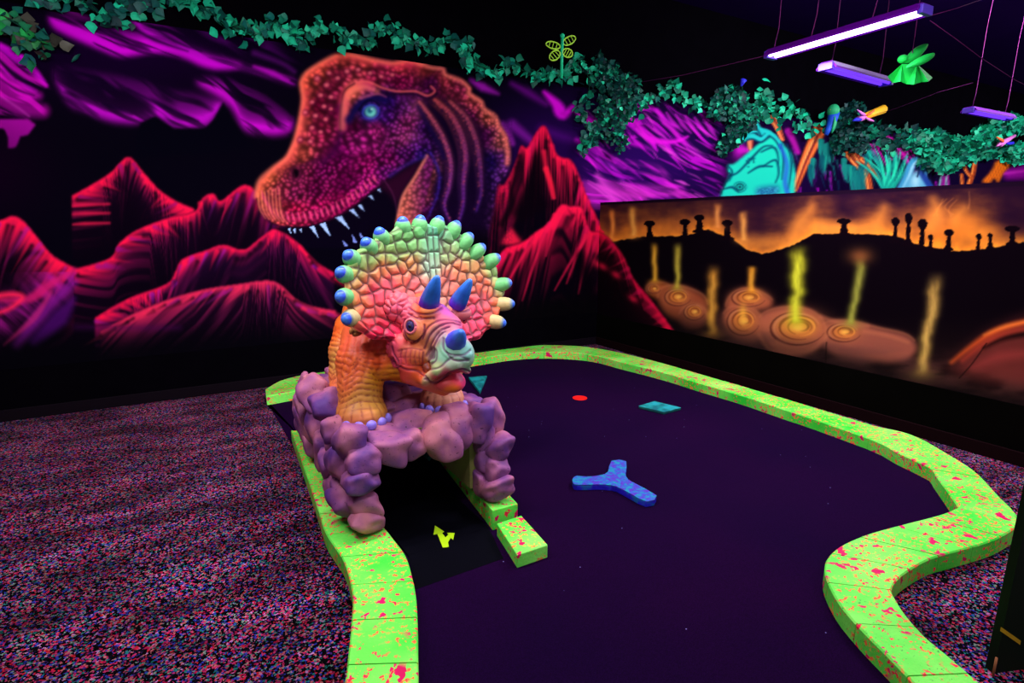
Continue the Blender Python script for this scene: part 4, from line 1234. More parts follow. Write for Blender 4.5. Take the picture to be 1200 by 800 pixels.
# ---- arrow sticker
M_ARW = PT('lime_arrow', (168, 214, 20), .6, .1, noise=.1)
def gz(l, z): return [tuple(G(x, y, z)[:2]) for x, y in l]
def Q4(l): return [(380 + a / 4, 600 + b / 4) for a, b in l]
arr = gz(Q4([(519, 62), (512, 105), (530, 100), (555, 165), (584, 162), (580, 140), (592, 120), (604, 128), (611, 97), (575, 96), (582, 104), (568, 118), (552, 96), (562, 90)]), .0165)
ao = slab('arrow_sticker', arr, .0145, .0165, M_ARW, None, (0, 0, 0), 0)
tag(ao, 'lime yellow forked arrow sticker pointing into the tunnel', 'arrow')
# ---- cup
cupc = G(679.5, 466.8)
cup = empty('golf_cup', (cupc[0], cupc[1], .003)); tag(cup, 'bright red round golf cup far out on the violet turf', 'golf cup')
M_CUP = PT('red_fluorescent_cup', (255, 26, 20), .6, .1)
bm = bmesh.new(); bmesh.ops.create_circle(bm, cap_ends=True, radius=.062, segments=40)
for v in bm.verts: v.co.z = .0015
bm_obj('cup_cover', bm, M_CUP, cup, False)
tube('cup_rim', [(.064 * math.cos(t_), .064 * math.sin(t_), .002) for t_ in np.linspace(0, 2 * math.pi, 41)], .003, PT('red_cup_rim', (226, 20, 14), .5, .2), cup, seg=6)
# ---- painted obstacles
def obst_mat(name, c0, c1, c2, sc=26):
    m, nt, b = new_mat(name)
    N = nt.nodes.new; L = nt.links.new
    tc = N('ShaderNodeTexCoord'); n = N('ShaderNodeTexNoise'); n.inputs['Scale'].default_value = sc; n.inputs['Detail'].default_value = 4
    L(tc.outputs['Object'], n.inputs['Vector'])
    cr = N('ShaderNodeValToRGB'); e = cr.color_ramp.elements
    e[0].position = .38; e[0].color = lin(*c0); e[1].position = .62; e[1].color = lin(*c2); x = e.new(.5); x.color = lin(*c1)
    L(n.outputs['Fac'], cr.inputs[0]); L(cr.outputs[0], b.inputs['Base Color']); b.inputs['Roughness'].default_value = .6
    b.inputs['Specular IOR Level'].default_value = .2
    return m
M_OB1 = obst_mat('teal_violet_mottle', (76, 40, 160), (40, 84, 170), (16, 130, 150), 40)
M_OB1S = obst_mat('blue_side_paint', (26, 16, 170), (36, 20, 190), (20, 90, 160), 14)
M_OB2 = obst_mat('teal_paint', (10, 96, 100), (14, 128, 120), (26, 150, 150), 12)
M_OB2S = obst_mat('dark_teal_side', (6, 60, 66), (8, 72, 72), (10, 84, 80), 12)
def two_tone(name, pts, h, mt_, ms, label, cat, bev=.006):
    c = np.mean(pts, 0)
    e = empty(name, (c[0], c[1], .003)); tag(e, label, cat)
    slab('side_band', pts, .003, .003 + h * .82, ms, e, (c[0], c[1], .003), bev)
    q = [tuple(c + (np.array(p) - c) * 1.004) for p in pts]
    slab('top_face', q, .003 + h * .82, .003 + h, mt_, e, (c[0], c[1], .003), bev * .7)
def Q6(l): return [(640 + a / 4, 420 + b / 4) for a, b in l]
zt = .042
yb = gz(Q6([(125, 560), (145, 548), (190, 552), (255, 545), (290, 528), (306, 478), (375, 480), (372, 538), (382, 560), (400, 575), (518, 640), (470, 668), (395, 632), (330, 598), (285, 590), (240, 588), (145, 590), (126, 580)]), zt)
yb = [tuple(p) for p in catmull(yb, 2, closed=True)]
two_tone('wye_obstacle', yb, zt - .003, M_OB1, M_OB1S, 'three-armed blue and teal mottled wooden obstacle on the turf', 'obstacle', .004)
sq = gz(Q6([(433, 221), (508, 199), (633, 229), (553, 250)]), .028)
two_tone('slab_obstacle', sq, .025, M_OB2, M_OB2S, 'flat teal four-sided slab obstacle near the half wall', 'obstacle')
def wedge(pts, h, label):
    c = np.mean(pts, 0)
    e = slab('triangle_obstacle', [tuple(p) for p in pts], .003, .003 + h, M_OB2, None, (c[0], c[1], 0), .004)
    e.location = (c[0], c[1], 0)
    tag(e, label, 'obstacle')
T3 = gz([(549, 441.5), (570.5, 440), (562.5, 459)], .03)
wedge(T3, .027, 'teal triangular obstacle right beside the dinosaur statue chin')
wedge(gz([(496, 531), (509, 530), (503, 536)], .03), .027, 'small green triangular obstacle seen just under the front lip of the arch')

# ---- black panel at the right edge
cp = G(1164, 789)
pn = empty('black_panel', (cp[0], cp[1], 0)); tag(pn, 'black upright panel with yellow tape cut off by the right edge', 'panel')
ux = np.array([.93, -.36]); uy = np.array([.36, .93])
def Lp(a, b): return (ux[0] * a + uy[0] * b, ux[1] * a + uy[1] * b)
def onpanel(x, y):
    d = ray(x, y); n2 = np.array([uy[0], uy[1], 0]); t_ = ((np.array([cp[0], cp[1], 0]) - CPOS) @ n2) / (d @ n2); P_ = CPOS + d * t_
    return P_ - np.array([cp[0], cp[1], 0])
M_PNL = PT('black_panel_kerb_light', (12, 24, 10), .6, .1)  # green light from the kerb put into the black panel's colour
tl = onpanel(1199, 626); tl = tl * (.80 / tl[2])
Lv = [np.zeros(3), tl]
wv = np.array([ux[0], ux[1], 0]) * .6; dv = np.array([uy[0], uy[1], 0]) * .03
V = [Lv[0], Lv[0] + wv, Lv[1] + wv, Lv[1], Lv[0] + dv, Lv[0] + wv + dv, Lv[1] + wv + dv, Lv[1] + dv]
mesh_obj('panel_board', V, [(0, 1, 2, 3), (5, 4, 7, 6), (0, 4, 5, 1), (3, 2, 6, 7), (0, 3, 7, 4), (1, 5, 6, 2)], M_PNL, pn)
A = onpanel(1172, 739); B2 = onpanel(1195, 755)
q = (B2 - A); per = np.array([0, 0, 1.0]); nn = np.array([-uy[0], -uy[1], 0]) * .0015
V = [A + nn, B2 + nn, B2 + nn + per * .016, A + nn + per * .016, A, B2, B2 + per * .016, A + per * .016]
mesh_obj('yellow_tape', V, [(0, 1, 2, 3), (5, 4, 7, 6), (0, 4, 5, 1), (3, 2, 6, 7), (0, 3, 7, 4), (1, 5, 6, 2)], PT('yellow_tape', (190, 150, 20), .6, .2, noise=.3, nscale=50), pn)
st = tube('wooden_stick', [G(1163.5, 792), G(1163.5, 792) + np.array([0, 0, .075])], .004, PT('tan_wood', (150, 96, 60), .7, .1), None, seg=8)
tag(st, 'thin tan wooden stick upright on the carpet at the foot of the black panel', 'stick')
# ================================================================ ROCK ARCH
import openvdb as vdb


def S(px, py, Y): return onY(px, py, Y)


def pxm(P):
    """picture pixels per metre at a point"""
    return FPX / float((np.asarray(P) - CPOS) @ FWD)


def rock_mat():
    m, nt, b = new_mat('mauve_rock_paint')
    N = nt.nodes.new; L = nt.links.new
    tc = N('ShaderNodeTexCoord'); geo = N('ShaderNodeNewGeometry')
    n = N('ShaderNodeTexNoise'); n.inputs['Scale'].default_value = 5.5; n.inputs['Detail'].default_value = 3; L(geo.outputs['Position'], n.inputs['Vector'])
    cr = N('ShaderNodeValToRGB'); e = cr.color_ramp.elements
    e[0].position = .32; e[0].color = lin(82, 44, 116); e[1].position = .7; e[1].color = lin(182, 108, 120)
    x = e.new(.5); x.color = lin(142, 78, 122)
    L(n.outputs['Fac'], cr.inputs[0])
    n2 = N('ShaderNodeTexNoise'); n2.inputs['Scale'].default_value = 60; n2.inputs['Detail'].default_value = 5; L(geo.outputs['Position'], n2.inputs['Vector'])
    mr = N('ShaderNodeMapRange'); mr.inputs[1].default_value = .3; mr.inputs[2].default_value = .36; mr.inputs[3].default_value = .35; mr.inputs[4].default_value = 1.0; L(n2.outputs['Fac'], mr.inputs[0])
    sc = N('ShaderNodeVectorMath'); sc.operation = 'SCALE'; L(cr.outputs[0], sc.inputs[0]); L(mr.outputs[0], sc.inputs['Scale'])
    L(sc.outputs[0], b.inputs['Base Color'])
    b.inputs['Roughness'].default_value = .62; b.inputs['Specular IOR Level'].default_value = .25
    bp = N('ShaderNodeBump'); bp.inputs['Strength'].default_value = .25; bp.inputs['Distance'].default_value = .006
    L(n2.outputs['Fac'], bp.inputs['Height']); L(bp.outputs[0], b.inputs['Normal'])
    return m
M_ROCK = rock_mat()
_ico = None
def ico_dirs():
    global _ico
    if _ico is None:
        bm = bmesh.new(); bmesh.ops.create_icosphere(bm, subdivisions=5, radius=1)
        bm.verts.ensure_lookup_table()
        V = np.array([v.co[:] for v in bm.verts]); F_ = [[v.index for v in f.verts] for f in bm.faces]
        bm.free(); _ico = (V / np.linalg.norm(V, axis=1)[:, None], np.array(F_))
    return _ico


def boulder(center, rx, ry, rz, parent, origin, seed, p=9.0, rot=0.0, name='boulder'):
    D, F_ = ico_dirs()
    rg = np.random.default_rng(seed)
    n = rg.normal(size=(13, 3)); n /= np.linalg.norm(n, axis=1)[:, None]
    h = rg.uniform(.84, 1.10, 13)
    n = np.concatenate([n, np.eye(3), -np.eye(3)]); h = np.concatenate([h, np.full(6, 1.06)])
    dn = np.clip(D @ n.T, 0, None) / h
    r = 1.0 / (np.sum(dn ** p, axis=1) ** (1 / p)); r = r / r.mean() * .93
    r *= 1 + .05 * np.sin(D[:, 0] * 4 + seed) * np.sin(D[:, 2] * 5 + seed * 2) + .03 * np.sin(D[:, 1] * 6 + D[:, 2] * 5 + seed * 3)
    V = D * r[:, None] * np.array([rx, ry, rz])
    c, s = math.cos(rot), math.sin(rot)
    V = np.stack([V[:, 0] * c - V[:, 2] * s, V[:, 1], V[:, 0] * s + V[:, 2] * c], 1)
    V = V + np.asarray(center) - np.asarray(origin)
    zmin = KTOP - origin[2] if name == 'boulder' else -9
    V[:, 2] = np.maximum(V[:, 2], zmin)
    return np_mesh(name, V, np.zeros((0, 4)), M_ROCK, parent, True, tris=F_)


KTOP = ZC + .001
AO = np.array([.95, 3.1, ZC])
arch = empty('rock_arch', AO)
tag(arch, 'mauve moulded rock arch tunnel carrying the horned dinosaur over the course', 'rock arch')
M_LIN = plain('tunnel_lining', (150, 142, 84), .8, .1, noise=.3, nscale=7)  # green-yellow bounce inside the tunnel put into the lining colour
# lining of the tunnel: two walls and a roof in one piece
pr = [(.655, 0), (.655, .44), (1.305, .44), (1.305, .035), (1.235, .035), (1.235, .37), (1.19, .405), (.75, .405), (.70, .36), (.70, 0)]
V, Fc = [], []
for Y in (2.60, 3.80):
    for x, z in pr: V.append((x - AO[0], Y - AO[1], z + .002))
n = len(pr)
for i in range(n): Fc.append((i, (i + 1) % n, n + (i + 1) % n, n + i))
lin_o = mesh_obj('tunnel_lining', V, Fc, M_LIN, arch)
bm = bmesh.new(); bm.from_mesh(lin_o.data)
for s in (0, n):
    bm.verts.ensure_lookup_table()
    f = bm.faces.new([bm.verts[s + i] for i in range(n)])
bmesh.ops.recalc_face_normals(bm, faces=bm.faces); bm.to_mesh(lin_o.data); bm.free()

# px, py, half width, half height in the picture, Y, depth scale, turn
BL = [
    # left leg, front column
    (427, 609, 19, 13, 2.50, 1.2, 0), (426, 588, 18, 14, 2.52, 1.1, 0), (408, 587, 17, 18, 2.62, 1.2, .3), (425, 562, 19.5, 16, 2.52, 1.2, 0),
    (429, 533, 21, 15, 2.54, 1.1, -.1), (407, 514, 16, 21, 2.60, 1.1, -.3), (457, 523, 25, 19, 2.58, 1.1, -.15), (391, 504, 12, 14, 2.74, 1.1, .1),
    (398, 541, 15, 20, 2.68, 1.2, .2), (403, 565, 14, 18, 2.72, 1.2, 0),
    # front lip
    (482, 519, 15, 17.5, 2.55, 1.1, .2), (513, 511, 20, 23, 2.53, 1.0, .05), (536, 500, 19.5, 24, 2.58, 1.1, .1), (557, 497, 15, 23, 2.58, 1.1, 0), (566, 512, 9, 20, 2.56, 1, -.3),
    (576, 488, 13, 21, 2.62, 1.1, .3), (583, 526, 14, 17, 2.50, 1.1, -.2), (582, 549, 14, 14, 2.46, 1.2, .1), (579, 569, 17, 12, 2.44, 1.2, .1),
    (568, 540, 12, 16, 2.52, 1, 0), (563, 566, 8, 15, 2.50, 1, 0),
    # top, front to back
    (448, 506, 30, 13, 2.70, 1.4, -.1), (478, 496, 27, 13, 2.72, 1.3, .2), (430, 500, 34, 12, 2.80, 1.5, 0), (497, 487, 17, 11, 2.82, 1.6, 0), (522, 485, 24, 13, 2.78, 1.3, 0), (553, 476, 16, 13, 2.84, 1.5, 0),
    (484, 473, 26, 10, 2.98, 1.5, .15), (464, 462, 16, 12, 3.10, 1.4, 0), (440, 478, 26, 10, 3.05, 1.6, 0), (490, 460, 22, 9, 3.3, 1.5, 0), (528, 470, 22, 9, 3.1, 1.5, 0), (447, 455, 16, 10, 3.4, 1.5, 0),
    # left flank
    (368, 459, 17.5, 19, 3.34, 1.1, .2), (358, 449, 8, 10, 3.42, 1.2, 0), (386, 476, 17, 19, 3.04, 1.2, .2), (357, 478, 8, 18, 3.50, 1.3, .2), (361, 500, 10, 24, 3.52, 1.2, .15), (374, 500, 13, 24, 3.28, 1.2, .1),
    (379, 528, 10, 22, 3.12, 1.3, .1), (387, 548, 11, 24, 2.96, 1.3, .15), (394, 520, 12, 18, 2.85, 1.2, .1), (392, 570, 9, 18, 2.86, 1.2, 0), (398, 466, 16, 12, 3.25, 1.2, 0), (393, 449, 14, 10, 3.5, 1.4, 0),
]
for i, (x, y, a, b, Y, dp, rt) in enumerate(BL):
    c = S(x, y, Y); k = pxm(c)
    boulder(c, a / k * 1.22, dp * 1.15 * (a + b) / 2 / k, b / k * 1.22, arch, AO, 100 + i, rot=rt)
# flank and rear boulders on the sides the tunnel turns away from the picture
k = 300
for Y in (2.8, 3.05, 3.3, 3.55, 3.75):
    for z, r in ((.18, .095), (.33, .105), (.47, .10)):
        k += 1
        boulder((1.36 + random.uniform(-.02, .02), Y, z), r * .85, r * 1.35, r, arch, AO, k)
for i_, Y in enumerate((2.66, 2.84, 3.02, 3.2, 3.38, 3.56, 3.74)):
    for z, r in ((.15, .085), (.29, .09), (.42, .085)):
        k += 1
        boulder((.635, Y + (.06 if z == .29 else 0), z), r * .8, r * 1.25, r, arch, AO, k)
for Y in (3.62, 3.78):
    for x in (.68, .85, 1.05, 1.22):
        k += 1
        boulder((x, Y, .50 + random.uniform(-.02, .03)), .12, .12, .085, arch, AO, k)
for Y in (3.55, 3.75):
    for z in (.2, .36):
        k += 1
        boulder((.60, Y, z), .085, .13, .10, arch, AO, k)
for x, Y in ((1.25, 2.95), (1.25, 3.25), (1.08, 3.2), (1.2, 3.45), (.95, 3.45), (.78, 3.3)):
    k += 1
    boulder((x, Y, .49), .14, .16, .075, arch, AO, k)

# ================================================================ THE HORNED DINOSAUR
class SDF:
    def __init__(s, lo, hi, vx):
        s.lo = np.array(lo, float); s.vx = vx
        n = np.ceil((np.array(hi) - s.lo) / vx).astype(int)
        ax = [s.lo[i] + np.arange(n[i]) * vx for i in range(3)]
        s.P = np.stack(np.meshgrid(*ax, indexing='ij'), -1).astype(np.float32)
        s.d = np.full(s.P.shape[:3], 1.0, np.float32)

    def un(s, e, k=.03):
        if k <= 0: s.d = np.minimum(s.d, e); return
        h = np.clip(.5 + .5 * (s.d - e) / k, 0, 1)
        s.d = s.d * (1 - h) + e * h - k * h * (1 - h)

    def sub(s, e, k=.01):
        h = np.clip(.5 - .5 * (s.d + e) / k, 0, 1)
        s.d = s.d * (1 - h) - e * h + k * h * (1 - h)

    def ell_d(s, c, r, R=None):
        q = s.P - np.asarray(c, np.float32)
        if R is not None: q = q @ np.asarray(R, np.float32).T
        r = np.asarray(r, np.float32)
        k0 = np.linalg.norm(q / r, axis=-1); k1 = np.linalg.norm(q / (r * r), axis=-1) + 1e-6
        return k0 * (k0 - 1) / k1

    def ell(s, c, r, k=.03, R=None): s.un(s.ell_d(c, r, R), k)

    def cap_d(s, a, b, ra, rb):
        a = np.asarray(a, np.float32); b = np.asarray(b, np.float32)
        ab = b - a; t = np.clip(((s.P - a) @ ab) / (ab @ ab + 1e-9), 0, 1)
        return np.linalg.norm(s.P - a - t[..., None] * ab, axis=-1) - (ra + (rb - ra) * t)

    def cap(s, a, b, ra, rb, k=.03): s.un(s.cap_d(a, b, ra, rb), k)

    def mesh(s):
        g = vdb.FloatGrid()
        g.copyFromArray(np.ascontiguousarray(s.d))
        pts, tr, qd = g.convertToPolygons(0.0)
        return pts * s.vx + s.lo, qd, tr


def frame(f, up=(0, 0, 1)):
    f = np.array(f, float); f /= np.linalg.norm(f)
    l = np.cross(up, f); l /= np.linalg.norm(l)
    u = np.cross(f, l)
    return np.stack([l, f, u])          # rows: left, forward, up


HF = np.array([.34, -.90, -.26]); HF /= np.linalg.norm(HF)
HR = frame(HF)
HL, HU = HR[0], HR[2]

TO = np.array([.93, 3.1, .59])
tric = empty('horned_dinosaur', TO)
tag(tric, 'painted horned dinosaur statue with round frill and blue horns standing on the rock arch', 'dinosaur statue')

KS = 0.70    # reflectance of the statue's paint
def s2p(C, sat=1.32):
    C = np.asarray(C, float); g = C @ np.array([.3, .5, .2])
    return s2l(np.clip(g[..., None] + (C - g[..., None]) * sat, 0, 255)) * KS
# ---- body
B = SDF((.45, 2.42, .50), (1.50, 4.25, 1.42), .0095)
B.ell((1.02, 3.42, .97), (.21, .42, .20))
B.ell((.97, 3.02, .96), (.24, .26, .22))
LEG = []
def leg(top, mid, ank, foot, r, fr):
    B.cap(top, mid, r * 1.18, r, .05); B.cap(mid, ank, r, r * .86, .04)
    ft = np.array(foot); B.cap(ank, ft, r * .86, fr * .88, .03)
    B.ell(ft + np.array([.0, -.02, 0]), (fr, fr * 1.08, fr * .62), .03)
    B.ell(ft + np.array([.0, -.02, -.045]), (fr * 1.12, fr * 1.18, .03), .02)
    LEG.append((ft, fr))
f1_ = S(423, 482, 2.80); f2_ = S(517, 466, 2.84); f3_ = S(404, 455, 3.30)
leg(S(432, 398, 3.0), S(424, 425, 2.90), S(422, 452, 2.84), f1_, .125, .125)
leg(S(520, 395, 3.0), S(520, 420, 2.92), S(519, 445, 2.88), f2_, .115, .118)
leg(S(414, 388, 3.42), S(407, 412, 3.38), S(404, 436, 3.34), f3_, .10, .095)
leg((1.20, 3.46, .90), (1.23, 3.44, .82), (1.24, 3.38, .72), (1.24, 3.34, f3_[2]), .10, .095)
B.cap((1.02, 3.72, .95), (.98, 4.0, .82), .14, .085, .06); B.cap((.96, 4.0, .84), (.97, 4.16, .68), .09, .045, .04)
# neck and chest
B.cap(S(455, 400, 2.98), S(480, 405, 2.82), .15, .13, .05)
B.cap(S(448, 420, 2.88), S(510, 447, 2.67), .098, .050, .05)
B.cap((1.02, 3.1, 1.02), S(490, 370, 2.88), .17, .14, .05)
zc = min(f1_[2], f2_[2]) - .072
B.d = np.maximum(B.d, (zc - B.P[..., 2]))
V, Q, T = B.mesh()
body = np_mesh('body', V - TO, Q, None, tric, True, tris=T)


def normals(o):
    n = np.zeros(len(o.data.vertices) * 3, np.float32)
    o.data.vertex_normals.foreach_get('vector', n) if hasattr(o.data, 'vertex_normals') else None
    return n.reshape(-1, 3)


def put(o, V, off):
    o.data.vertices.foreach_set('co', (V - off).astype(np.float32).ravel()); o.data.update()


def idw(V, samp, p=4.0, eps=.02):
    X = np.array([s[0] for s in samp]); C = np.array([s[1] for s in samp], float)
    num = np.zeros((len(V), 3)); den = np.zeros(len(V))
    for x, c in zip(X, C):
        w_ = 1 / ((((V - x) ** 2).sum(1)) + eps ** 2) ** (p / 2)
        num += w_[:, None] * c; den += w_
    return num / den[:, None]


def line_mask(px, py, pts, w, soft, smooth=True):
    if smooth and len(pts) > 2: pts = catmull(pts, 5)
    P = np.asarray(pts, float)
    d = np.full(px.shape, 1e3)
    for i in range(len(P) - 1):
        a, b = P[i], P[i + 1]; e = b - a
        t = np.clip(((px - a[0]) * e[0] + (py - a[1]) * e[1]) / (e @ e + 1e-9), 0, 1)
        d = np.minimum(d, np.hypot(px - a[0] - t * e[0], py - a[1] - t * e[1]))
    return 1 - sstep(w / 2 - soft * .3, w / 2 + soft, d)


Nn = normals(body)
px, py = project(V)
# skin folds: rings round the legs, long folds over chest and flank
x, y, z = V.T
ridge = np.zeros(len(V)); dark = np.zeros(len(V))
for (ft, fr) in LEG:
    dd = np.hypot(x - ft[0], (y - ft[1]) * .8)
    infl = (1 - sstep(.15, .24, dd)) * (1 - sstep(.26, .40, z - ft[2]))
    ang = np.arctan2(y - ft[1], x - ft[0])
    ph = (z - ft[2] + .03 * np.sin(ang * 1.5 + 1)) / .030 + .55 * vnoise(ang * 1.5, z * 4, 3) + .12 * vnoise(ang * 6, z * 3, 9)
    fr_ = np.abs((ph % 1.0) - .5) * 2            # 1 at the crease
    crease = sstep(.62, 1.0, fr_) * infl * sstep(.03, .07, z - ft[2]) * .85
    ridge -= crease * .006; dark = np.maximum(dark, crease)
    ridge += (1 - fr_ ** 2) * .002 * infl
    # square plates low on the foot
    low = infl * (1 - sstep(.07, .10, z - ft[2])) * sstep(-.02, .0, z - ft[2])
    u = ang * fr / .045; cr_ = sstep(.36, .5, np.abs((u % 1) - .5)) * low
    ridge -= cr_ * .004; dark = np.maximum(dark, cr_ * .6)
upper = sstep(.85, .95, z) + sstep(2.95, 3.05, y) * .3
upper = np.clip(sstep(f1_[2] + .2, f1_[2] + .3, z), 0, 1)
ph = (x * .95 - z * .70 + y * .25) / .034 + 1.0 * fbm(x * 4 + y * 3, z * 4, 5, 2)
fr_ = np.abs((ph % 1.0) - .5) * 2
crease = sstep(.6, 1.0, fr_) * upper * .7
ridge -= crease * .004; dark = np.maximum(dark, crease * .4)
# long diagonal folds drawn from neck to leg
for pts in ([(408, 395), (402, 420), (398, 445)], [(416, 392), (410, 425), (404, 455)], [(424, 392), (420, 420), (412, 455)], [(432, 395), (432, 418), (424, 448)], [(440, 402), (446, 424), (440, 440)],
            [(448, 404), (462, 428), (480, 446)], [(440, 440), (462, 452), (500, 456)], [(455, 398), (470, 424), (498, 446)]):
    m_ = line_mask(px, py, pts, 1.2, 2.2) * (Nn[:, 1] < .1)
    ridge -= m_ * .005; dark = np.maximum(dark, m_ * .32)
V2 = V + Nn * ridge[:, None]
put(body, V2, TO)
OR = (238, 118, 66)
samp = [(S(430, 400, 2.85), (240, 120, 84)), (S(415, 430, 2.75), (238, 124, 72)), (S(400, 450, 2.75), (232, 130, 84)), (S(420, 470, 2.70), (222, 168, 96)), (S(440, 470, 2.70), (226, 176, 96)),
        (S(445, 420, 2.75), (240, 108, 60)), (S(460, 440, 2.72), (226, 160, 60)), (S(480, 448, 2.65), (238, 112, 64)), (S(505, 456, 2.6), (236, 128, 60)), (S(440, 445, 2.72), (206, 150, 60)),
        (S(517, 460, 2.75), (216, 160, 130)), (S(390, 380, 3.2), (245, 110, 40)), (S(388, 400, 3.2), (226, 160, 110)), (S(388, 430, 3.2), (190, 170, 90)), (S(390, 450, 3.2), (228, 130, 90)),
        (S(440, 395, 2.8), (240, 92, 90)), (S(424, 490, 2.7), (230, 150, 110)), (S(517, 476, 2.75), (226, 160, 140)),
        (np.array([.95, 3.4, 1.28]), (150, 200, 140)), (np.array([.95, 3.1, 1.25]), (235, 110, 90)), (np.array([1.2, 3.3, 1.0]), (238, 120, 70)), (np.array([.7, 3.4, 1.0]), (240, 118, 60)),
        (np.array([1.2, 3.4, .7]), (220, 160, 100)), (np.array([.96, 4.1, .8]), (236, 120, 70)), (np.array([.95, 3.5, .8]), (226, 160, 80))]
C = idw(V2, samp)
C = C * (.93 + .14 * fbm(x * 14, z * 14 + y * 9, 3, 3))[:, None]
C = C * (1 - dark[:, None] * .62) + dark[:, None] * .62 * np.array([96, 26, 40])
# lilac paint round the soles
sole = 1 - sstep(-.055, -.03, z - f1_[2])
sole2 = 1 - sstep(-.055, -.03, z - f2_[2])
so = np.where(x < .93, sole, sole2) * (y < 3.1)
C = C * (1 - so[:, None] * .85) + so[:, None] * .85 * np.array([120, 96, 200])
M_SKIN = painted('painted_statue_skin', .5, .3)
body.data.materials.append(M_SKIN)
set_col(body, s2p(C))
M_NAIL = plain('lilac_toenail', (140, 122, 226), .35, .45, noise=.15, nscale=40)


def ellipsoid(name, c, r, R, mat, parent, origin, sub=3):
    bm = bmesh.new(); bmesh.ops.create_icosphere(bm, subdivisions=sub, radius=1)
    for v in bm.verts:
        q = np.array(v.co[:]) * np.array(r)
        v.co = Vector((np.asarray(R).T @ q + np.asarray(c) - np.asarray(origin)).tolist())
    return bm_obj(name, bm, mat, parent)


for j, (ft, fr) in enumerate(LEG):
    for q in range(6 if j < 2 else 5):
        an = math.radians((-168 + q * 27 + (0 if j == 0 else -8)) if j < 2 else (-90 + (q - 2) * 34))
        dx, dy = math.cos(an), math.sin(an)
        c = ft + np.array([dx * fr * 1.05, dy * fr * 1.12 - .02, -.026])
        ellipsoid('toenail', c, (.027, .020, .026), frame((dx, dy, 0)), M_NAIL, tric, TO)

# ---- head
H = SDF((.62, 2.24, .66), (1.50, 3.0, 1.38), .0052)
HC = S(499, 378, 2.70)
H.ell(HC, (.135, .17, .125), .03, HR)
H.cap(HC + HF * .05 - HU * .02, HC + HF * .25 - HU * .075, .118, .088, .04)
tipc = HC + HF * .27 - HU * .06
H.ell(S(532, 403, 2.50), (.062, .07, .06), .03, HR)                       # nose boss
H.cap(S(497, 446, 2.54), S(514, 434, 2.47), .023, .027, .012)              # upper lip
H.cap(S(514, 434, 2.47), S(534, 427, 2.43), .027, .028, .010)
H.cap(S(534, 426, 2.43), S(548, 434, 2.47), .027, .018, .010)
H.ell(S(526, 446, 2.545), (.086, .085, .054), .010, HR)
H.cap(S(478, 440, 2.64), S(520, 456, 2.56), .040, .034, .02)                     # chin
H.ell(S(520, 420, 2.52), (.075, .09, .07), .03, HR)
H.cap(S(466, 422, 2.66), S(500, 444, 2.57), .040, .036, .03)                # jaw line
H.ell(S(467, 408, 2.68), (.05, .07, .075), .03, HR)                         # cheek
H.ell(S(488, 415, 2.60), (.05, .06, .06), .03, HR)
H.ell(S(466, 362, 2.76), (.085, .07, .085), .03, HR)                        # temple
H.cap(S(452, 372, 2.78), S(415, 388, 2.80), .045, .022, .03)                # cheek crest
H.ell(S(504, 364, 2.60), (.062, .055, .045), .018, HR)                      # brows
H.ell(S(541, 366, 2.66), (.055, .05, .04), .018, HR)
H.cap(S(504, 352, 2.61), S(506, 346, 2.60), .043, .040, .012)
H.cap(S(536, 354, 2.66), S(539, 350, 2.65), .040, .036, .012)
H.ell(S(483, 388, 2.585), (.048, .048, .056), .012, HR)                     # eye mound
EYE = S(481, 382, 2.545)
H.ell(S(522, 380, 2.58), (.09, .08, .05), .03, HR)
V, Q, T = H.mesh()
head = np_mesh('head', V - TO, Q, None, tric, True, tris=T)
Nn = normals(head)
px, py = project(V)
front = sstep(.25, -.05, (Nn @ FWD))
x, y, z = V.T
ridge = np.zeros(len(V)); dark = np.zeros(len(V))
def carve(pts, w=1.5, depth=.005, a=.8, soft=1.3):
    global ridge, dark
    m_ = line_mask(px, py, pts, w, soft) * front
    ridge -= m_ * depth; dark = np.maximum(dark, m_ * a)
def bulge(pts, w, hgt, soft=3):
    global ridge
    ridge += line_mask(px, py, pts, w, soft) * front * hgt
def F1(l): return [(430 + a / 4.447, 300 + b / 4.447) for a, b in l]
# rolls over the muzzle
for p in ([(290, 430), (320, 370), (380, 335), (450, 335), (500, 350)], [(300, 480), (330, 410), (380, 365), (440, 350), (490, 360)], [(310, 520), (345, 440), (385, 390), (430, 370)],
          [(320, 560), (340, 500), (370, 430), (405, 395)], [(400, 430), (400, 480), (430, 510), (500, 515), (540, 490)], [(415, 500), (450, 540), (530, 545)]):
    carve(F1(p), 1.3, .006, .75)
for p in ([(300, 455), (325, 395), (380, 350), (445, 343)], [(330, 540), (350, 470), (390, 400)], [(395, 400), (388, 460), (410, 505), (470, 530), (535, 515)]):
    bulge(F1(p), 4, .004)
carve(F1([(330, 590), (380, 580), (420, 545), (470, 520), (530, 540)]), 1.4, .004, .6)
carve(F1([(300, 640), (350, 660), (400, 632), (440, 606), (500, 592), (545, 606)]), 1.6, .008, .8)      # mouth
carve(F1([(130, 560), (200, 590), (270, 600), (320, 645)]), 1.6, .006, .7)
# nostril
m_ = line_mask(px, py, F1([(340, 495), (338, 525)]), 5, 3) * front; ridge -= m_ * .012; dark = np.maximum(dark, m_ * .7)
carve(F1([(325, 540), (320, 500), (340, 475), (362, 495), (360, 540), (340, 560)]), 1.2, .003, .7)
# eye ring
carve(F1([(195, 330), (190, 380), (210, 430), (255, 445), (295, 410), (300, 360)]), 1.4, .006, .85)
carve(F1([(200, 330), (240, 300), (280, 320)]), 1.4, .004, .6)
